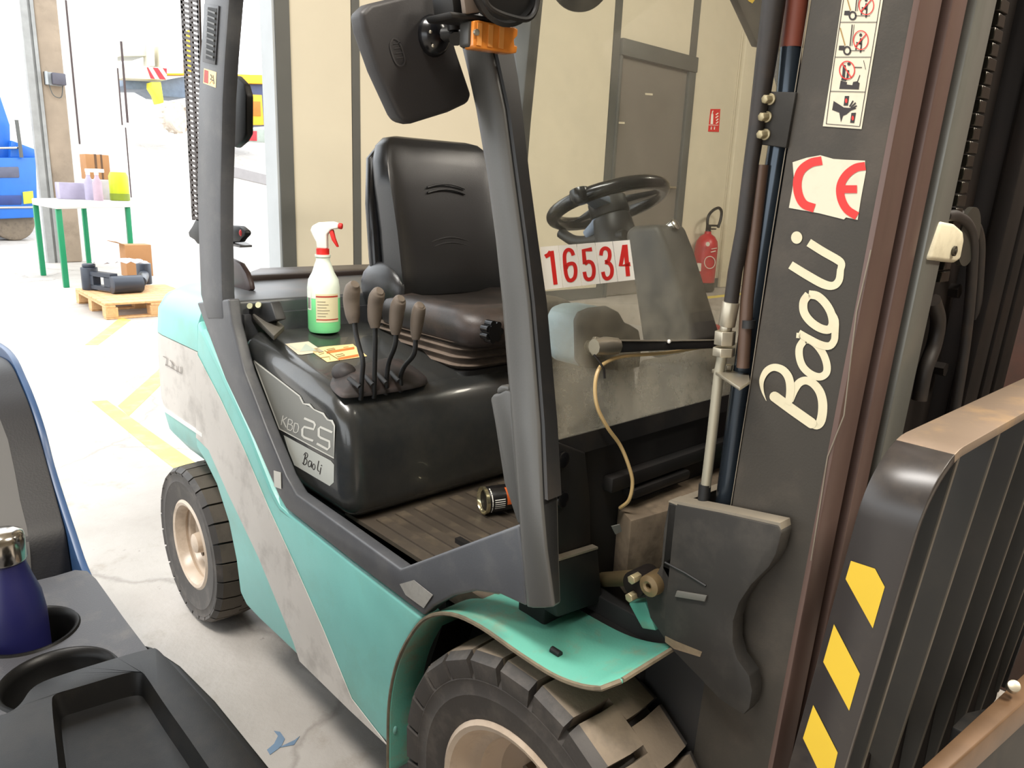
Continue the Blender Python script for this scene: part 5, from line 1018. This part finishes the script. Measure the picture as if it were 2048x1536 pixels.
obj('lens_rib', m, mat('amber_rib', (226, 152, 78), .3), al)
hp_ = at(980, 20, 'x', -.14)
m = M(); m.slab([at(x, y, 'x', -.12) for x, y in ((900, 22), (1000, 36), (1040, 42), (1036, 52), (960, 40), (905, 36))], (-.06, 0, 0)); hl = obj('lamp_bracket', m, BLACK, fk, bev=.003)
m = M(); m.slab([at(x, y, 'x', -.14) for x, y in ((898, -60), (960, -60), (968, 26), (908, 30))], (-.05, 0, 0)); obj('lamp_cable_box', m, BLACK, hl, bev=.006)
m = M(); m.slab([at(x, y, 'x', -.118) for x, y in ((922, -50), (960, -50), (962, 24), (932, 28))], (-.01, 0, 0)); obj('lamp_tag', m, mat('lamp_tag_brown', (126, 112, 100), .5), hl, bev=.003)
m = M(); c = at(1012, -28, 'x', -.09); m.lathe([(.03, -.05), (.046, -.03), (.05, 0), (.052, .012), (.046, .014), (.044, .004), (.001, .002)], c, Vector((1, -.2, -.3)), 32); obj('work_lamp', m, BLACK, hl)
m = M(); m.tube([at(x, y, 'x', -.07) for x, y in ((962, -50), (970, 0), (990, 22), (1030, 36), (1056, 38), (1070, 22), (1076, -10), (1078, -50))], .004, 8, sub=5); obj('lamp_guard_hoop', m, BLACK, hl)
m = M(); c = at(1160, -58, 'x', -.42); m.lathe([(.001, -.01), (.07, -.008), (.078, 0), (.078, .008), (.001, .03)], c, Vector((1, -.3, -.2)), 40); m.cyl(c, c+Vector((-.02, 0, .2)), .012); obj('round_mirror', m, BLACK, fk)

# ------------------------------------------------------------------ loose things on the truck
bb = atn(649, 664, HP, HN); bb.z += .0005
sp = thing('spray_bottle', 'clear spray bottle of green liquid with red trigger standing on the black hood', 'spray bottle', tuple(bb))
sc_b = .0425/1.0
GREEN = bpy.data.materials.new('green_liquid_in_plastic')
GREEN.use_nodes = True; b_ = GREEN.node_tree.nodes['Principled BSDF']; b_.inputs['Base Color'].default_value = lin((140, 240, 166)); b_.inputs['Roughness'].default_value = .25; b_.inputs['Subsurface Weight'].default_value = .3; b_.inputs['Subsurface Radius'].default_value = (.02, .05, .02)
MILK = mat('milky_plastic', (226, 236, 222), .35, var=.02)
m = M(); m.lathe([(.03, .0), (.041, .003), (.0445, .012), (.0445, .098), (.001, .098)], bb, (0, 0, 1), 36); obj('liquid_filled_body', m, GREEN, sp, ang=50)
m = M(); m.lathe([(.0445, .0985), (.0445, .125), (.041, .148), (.030, .168), (.022, .192), (.019, .200), (.019, .208), (.0215, .210), (.0215, .216), (.001, .216)], bb, (0, 0, 1), 36, cap=False); obj('upper_body', m, MILK, sp, ang=50)
m = M(); m.cyl(bb+Vector((0, 0, .216)), bb+Vector((0, 0, .232)), .0175, 24); obj('red_collar', m, RED, sp)
# trigger head, pointing to the right in the photograph
hd = Vector((.72, .69, 0)).normalized(); sd_ = Vector((-hd.y, hd.x, 0))
def hp3(u, w): return bb+hd*u+Vector((0, 0, w))
prof = [(-.014, .232), (-.016, .250), (-.026, .268), (-.031, .280), (-.026, .292), (-.008, .302), (.03, .306), (.046, .302), (.046, .288), (.026, .284), (.014, .270), (.014, .232)]
m = M(); m.hexa([hp3(u, w)-sd_*.0105 for u, w in prof], [hp3(u, w)+sd_*.0105 for u, w in prof]); obj('spray_head', m, PLATEW, sp, bev=.004, seg=3)
m = M(); m.cyl(hp3(.045, .295), hp3(.056, .294), .008, 16); obj('nozzle', m, RED, sp, bev=.002)
m = M(); m.hexa([hp3(u, w)-sd_*.006 for u, w in ((.018, .284), (.031, .284), (.036, .262), (.045, .238), (.040, .238), (.027, .256))], [hp3(u, w)+sd_*.006 for u, w in ((.018, .284), (.031, .284), (.036, .262), (.045, .238), (.040, .238), (.027, .256))]); obj('trigger', m, RED, sp, bev=.002)
# label wrapped on the bottle: angle runs round the bottle
def wrap(a, z, lift): return bb+Vector(((.0447+lift)*math.cos(a), (.0447+lift)*math.sin(a), z))
VA = math.atan2(CAM.y-bb.y, CAM.x-bb.x)
def wpatch(pr_, a0, a1, z0, z1, mi, lift=.0004, n=10):
    v = []
    for i in range(n+1): a = a0+(a1-a0)*i/n; v += [wrap(a, z0, lift), wrap(a, z1, lift)]
    pr_.add(v, [(2*i, 2*i+2, 2*i+3, 2*i+1) for i in range(n)], mi)
m = M(); wpatch(m, VA-.5, VA+1.0, .034, .112, 0); wpatch(m, VA-.48, VA+.98, .040, .043, 1, .0008); wpatch(m, VA-.48, VA+.98, .103, .107, 1, .0008)
for k in range(6): wpatch(m, VA-.4, VA+.1+.06*((k*7) % 5), .05+k*.008, .052+k*.008, 2, .0008)
wpatch(m, VA-1.25, VA-.85, .066, .118, 3)
for k in range(7): wpatch(m, VA-1.2+k*.045, VA-1.2+k*.045+.02, .07, .10, 4, .0008, n=2)
obj('bottle_label', m, [mat('label_beige', (222, 214, 176), .5, var=.03), mat('label_red_band', (176, 60, 48), .5), mat('label_grey_print', (150, 142, 120), .5), PLATEW, INK], sp)
# can lying on the floor mat
cb = at(966, 1001, 'z', .694+.035)
ca = thing('spray_can', 'black and orange aerosol can lying on its side on the floor mat', 'can', (cb.x, cb.y, .694))
ax_ = Vector((.30, .95, 0)).normalized()
m = M(); m.lathe([(.031, .004), (.0325, .006), (.0325, .16), (.022, .178), (.001, .178)], cb, ax_, 32); obj('can_body', m, mat('can_black_print', (24, 22, 22), .25), ca)
m = M(); m.lathe([(.001, .012), (.018, .008), (.029, .002), (.031, -.003), (.034, -.002), (.034, .006), (.032, .008)], cb, ax_, 32, cap=False); obj('can_base', m, mat('tin_base', (206, 196, 160), .2, metal=.9, var=.05), ca)
u_ = ax_.orthogonal().normalized(); w_2 = ax_.cross(u_); ca0 = math.atan2((CAM-cb).dot(w_2), (CAM-cb).dot(u_))
def cw(a, h, l): return cb+ax_*h+(u_*math.cos(ca0+a)+w_2*math.sin(ca0+a))*(.0326+l)
def cpatch(mm, a0, a1, h0, h1, mi, l=.0003, n=6):
    v = []
    for i in range(n+1): a = a0+(a1-a0)*i/n; v += [cw(a, h0, l), cw(a, h1, l)]
    mm.add(v, [(2*i, 2*i+2, 2*i+3, 2*i+1) for i in range(n)], mi)
m = M(); cpatch(m, -.8, .6, .05, .11, 0); cpatch(m, -.5, .3, .06, .10, 2, .0006)
for k in range(5): cpatch(m, .1+.16*k, .16+.16*k, .018, .045, 1, .0006, 2)
cpatch(m, -.9, 1.2, .011, .0135, 1)
obj('can_print', m, [mat('can_orange', (206, 96, 44), .3, var=.2, scale=40), PLATEW, mat('can_brown', (120, 60, 40), .3)], ca)

# ------------------------------------------------------------------ the neighbouring truck in the foreground
GP1 = mat('grey_dash_plastic', (50, 50, 54), .5, var=.06, dirt=(120, 114, 104), dirt_amt=.25, dirt_scale=10, bump=.12, bscale=400)
GP2 = mat('dark_panel_plastic', (30, 30, 33), .55, var=.05, bump=.1, bscale=300)
GP3 = mat('mid_grey_panel', (72, 71, 70), .6, var=.05)
BLUEP = mat('blue_body_paint', (44, 70, 106), .4, var=.05)
TRAYP = mat('black_tray_plastic', (13, 13, 13), .38, spec=.2, var=.08, dirt=(50, 46, 40), dirt_amt=.2, dirt_scale=14, bump=.05, bscale=900)
nt_ = thing('neighbouring_truck', 'blue and grey truck tail with a cup holder and black tray in the left foreground', 'truck', (-.4, -1.4, 0))
YBL = -1.085
crv = [(-40, 668), (0, 684), (30, 708), (52, 752), (72, 800), (92, 860), (110, 930), (132, 1000), (152, 1060), (176, 1130), (206, 1188), (244, 1240), (292, 1300)]
cp = [(lambda p: (p.x, p.z))(at(x, y, 'y', YBL)) for x, y in crv]
cps = sm2(cp, 4)
zb_ = .03
m = M(); m.prism(cps+[(cps[-1][0]+.5, cps[-1][1]), (cps[-1][0]+.5, zb_), (cps[0][0], zb_)], 'y', YBL-.012, YBL); obj('blue_side_skin', m, BLUEP, nt_, bev=.003)
# upright seat-side panel
ZD = .82
ins = [(a-.0, b-.0) for a, b in cps]
up = [(-40, 700), (0, 712), (22, 728), (42, 770), (60, 815), (80, 880), (98, 945), (116, 1010), (130, 1062), (138, 1110), (144, 1150)]
up2 = sm2([(lambda p: (p.x, p.z))(at(x, y, 'y', YBL-.014)) for x, y in up], 4)
m = M(); m.prism(up2+[(up2[-1][0]-.03, .5), (up2[0][0]-.25, .5), (up2[0][0]-.25, up2[0][1])], 'y', -1.9, YBL-.013); obj('upright_panel', m, GP2, nt_, bev=.004)
g3 = [(-40, 800), (0, 838), (16, 880), (30, 945), (40, 1000), (54, 1056), (60, 1100), (64, 1160)]
def on_upright(x, y):
    """the point of the upright panel's face that shows at the pixel"""
    q = -.8
    for _ in range(30):
        p = at(x, y, 'x', q+.003)
        lo = min(range(len(up2)-1), key=lambda i: abs((up2[i][1]+up2[i+1][1])/2-p.z)); (xa, za), (xb, zb2) = up2[lo], up2[lo+1]
        t = max(0, min(1, (p.z-za)/((zb2-za) or 1))); q = .5*q+.5*(xa+(xb-xa)*t)
    return at(x, y, 'x', q+.003)
g3p = [on_upright(x, y) for x, y in g3]
m = M()
for p in g3p: m.v += [p, Vector((p.x, -1.9, p.z)), Vector((p.x-.012, -1.9, p.z)), Vector((p.x-.012, p.y, p.z))]
for i in range(len(g3p)-1):
    for j in range(4): m.f.append((i*4+j, i*4+(j+1) % 4, (i+1)*4+(j+1) % 4, (i+1)*4+j))
m.f += [(3, 2, 1, 0), tuple((len(g3p)-1)*4+j for j in range(4))]; m.m = [0]*len(m.f)
obj('pale_panel', m, GP3, nt_)
# dash top with two round holders
def zq(x, y, z=ZD): return at(x, y, 'z', z)
def ring_pts(c, r, n=32, z=ZD): return [Vector((c.x+r*math.cos(2*math.pi*i/n), c.y+r*math.sin(2*math.pi*i/n), z)) for i in range(n)]
h1c, h1r = zq(56, 1262), .061; h2c, h2r = zq(118, 1358), .066
bm = bmesh.new()
dp = [zq(x, y) for x, y in ((110, 1152), (150, 1140), (174, 1142), (192, 1158), (212, 1186), (246, 1234), (296, 1300), (330, 1345), (300, 1400), (60, 1560), (-300, 1560), (-300, 1250))]
m = M(); n = 40
# radial patches: split the dash at a line between the holders so that each half is a ring round its hole
c1, c2 = h1c, h2c
def in_ray(c, ang, poly):
    d = Vector((math.cos(ang), math.sin(ang))); best = 9
    for i in range(len(poly)):
        a = poly[i]; b = poly[(i+1) % len(poly)]; e = Vector((b.x-a.x, b.y-a.y)); den = d.x*e.y-d.y*e.x
        if abs(den) < 1e-9: continue
        t = ((a.x-c.x)*e.y-(a.y-c.y)*e.x)/den; s = ((a.x-c.x)*d.y-(a.y-c.y)*d.x)/den
        if t > 0 and -1e-6 <= s <= 1+1e-6: best = min(best, t)
    return Vector((c.x+d.x*best, c.y+d.y*best, c.z))
mid = (c1+c2)/2; dn = Vector((c2.x-c1.x, c2.y-c1.y)).normalized()
def half(poly, sgn):
    out_ = []
    for i in range(len(poly)):
        a = poly[i]; b = poly[(i+1) % len(poly)]; fa = sgn*((a.x-mid.x)*dn.x+(a.y-mid.y)*dn.y); fb = sgn*((b.x-mid.x)*dn.x+(b.y-mid.y)*dn.y)
        if fa >= 0: out_.append(a)
        if fa*fb < 0: out_.append(a+(b-a)*(fa/(fa-fb)))
    return out_
for c, r, sg in ((c1, h1r, -1), (c2, h2r, 1)):
    pl = half(dp, sg); angs = sorted([2*math.pi*i/72 for i in range(72)]+[math.atan2(p.y-c.y, p.x-c.x) % (2*math.pi) for p in pl]); k = len(angs)
    v = [Vector((c.x+r*math.cos(a), c.y+r*math.sin(a), ZD)) for a in angs]+[in_ray(c, a, pl) for a in angs]
    m.add(v, [(i, (i+1) % k, k+(i+1) % k, k+i) for i in range(k)])
dash = obj('dash_top', m, GP1, nt_, flat=True)
m = M(); m.slab([Vector((p.x, p.y, ZD-.14)) for p in dp], (0, 0, .01)); obj('dash_underside', m, GP2, dash)
m = M(); m.add([p for p in dp]+[Vector((p.x, p.y, zb_)) for p in dp], [(i, (i+1) % len(dp), len(dp)+(i+1) % len(dp), len(dp)+i) for i in range(len(dp))]); obj('dash_skirt', m, GP1, dash, flat=True)
for c, r, dpt in ((c1, h1r, .075), (c2, h2r, .05)):
    m = M(); m.lathe([(r+.004, .0), (r+.002, .003), (r-.002, .002), (r-.006, -.01), (r-.012, -dpt), (r-.022, -dpt-.004), (.001, -dpt-.004)], c, (0, 0, 1), 44, cap=False); obj('cup_holder', m, TRAYP, nt_, ang=60)
# tray
ZR = .862
to = [(-60, 1452), (20, 1425), (42, 1408), (62, 1376), (100, 1356), (305, 1294), (318, 1300), (352, 1338), (430, 1424), (530, 1548), (560, 1700), (-60, 1700)]
ti = [(102, 1402), (108, 1388), (150, 1376), (250, 1346), (282, 1342), (292, 1352), (330, 1410), (380, 1480), (440, 1568), (480, 1700), (130, 1700), (120, 1560)]
tr_ = obj
def chaikin(p, n=2):
    for _ in range(n): p = [q for i in range(len(p)) for q in ((p[i][0]*.78+p[(i+1) % len(p)][0]*.22, p[i][1]*.78+p[(i+1) % len(p)][1]*.22), (p[i][0]*.22+p[(i+1) % len(p)][0]*.78, p[i][1]*.22+p[(i+1) % len(p)][1]*.78))]
    return p
to, ti = chaikin(to), chaikin(ti)
m = M(); o_t = [zq(x, y, ZR) for x, y in to]; i_t = [zq(x, y, ZR) for x, y in ti]; cc = sum(i_t, Vector())/len(i_t)
i_b = [Vector((p.x+(cc.x-p.x)*.07, p.y+(cc.y-p.y)*.10, ZR-.028)) for p in i_t]; o_b = [Vector((p.x-.008, p.y+.012, ZD-.10)) for p in o_t]; o_b2 = [Vector((p.x, p.y, zb_)) for p in o_b]
k = len(o_t); v = o_b2+o_b+o_t+i_t+i_b; f = []
for a in range(4):
    for i in range(k): f.append((a*k+i, a*k+(i+1) % k, (a+1)*k+(i+1) % k, (a+1)*k+i))
f.append(tuple(4*k+i for i in range(k))); m.add(v, f)
obj('tray', m, TRAYP, nt_, bev=.006, seg=3, ang=60)
m = M(); m.slab([zq(x, y, .85) for x, y in ((8, 1428), (40, 1414), (44, 1440), (52, 1700), (10, 1700))], (0, 0, -.05)); m.slab([zq(x, y, .84) for x, y in ((-60, 1440), (10, 1424), (14, 1700), (-60, 1700))], (0, 0, -.05)); obj('hinge_strip', m, GP1, nt_, bev=.004)
m = M(); m.slab([zq(x, y, .80) for x, y in ((286, 1288), (306, 1294), (360, 1330), (430, 1400), (560, 1560), (520, 1560), (350, 1345))], (0, 0, -.5)); obj('outer_flank', m, TRAYP, nt_, bev=.01, seg=3)
# blue drinking bottle
b0 = Vector((c1.x+.0, c1.y, ZD-.07)); b0 = zq(30, 1262); b0.z = ZD-.07
dbt = thing('drinking_bottle', 'dark blue metal drinking bottle with a steel cap in the cup holder at the left', 'bottle', tuple(b0))
NAVYB = mat('dark_blue_bottle_paint', (24, 25, 70), .4, var=.06)
m = M(); m.lathe([(.034, 0), (.040, .004), (.0415, .02), (.0415, .095), (.038, .125), (.030, .150), (.0245, .170), (.0225, .182), (.001, .182)], b0, (0, 0, 1), 40); obj('bottle_body', m, NAVYB, dbt, ang=60)
m = M(); m.lathe([(.0255, .180), (.0265, .183), (.0265, .210), (.0245, .219), (.015, .224), (.001, .225)], b0, (0, 0, 1), 40); obj('steel_cap', m, CHROME, dbt, ang=60)
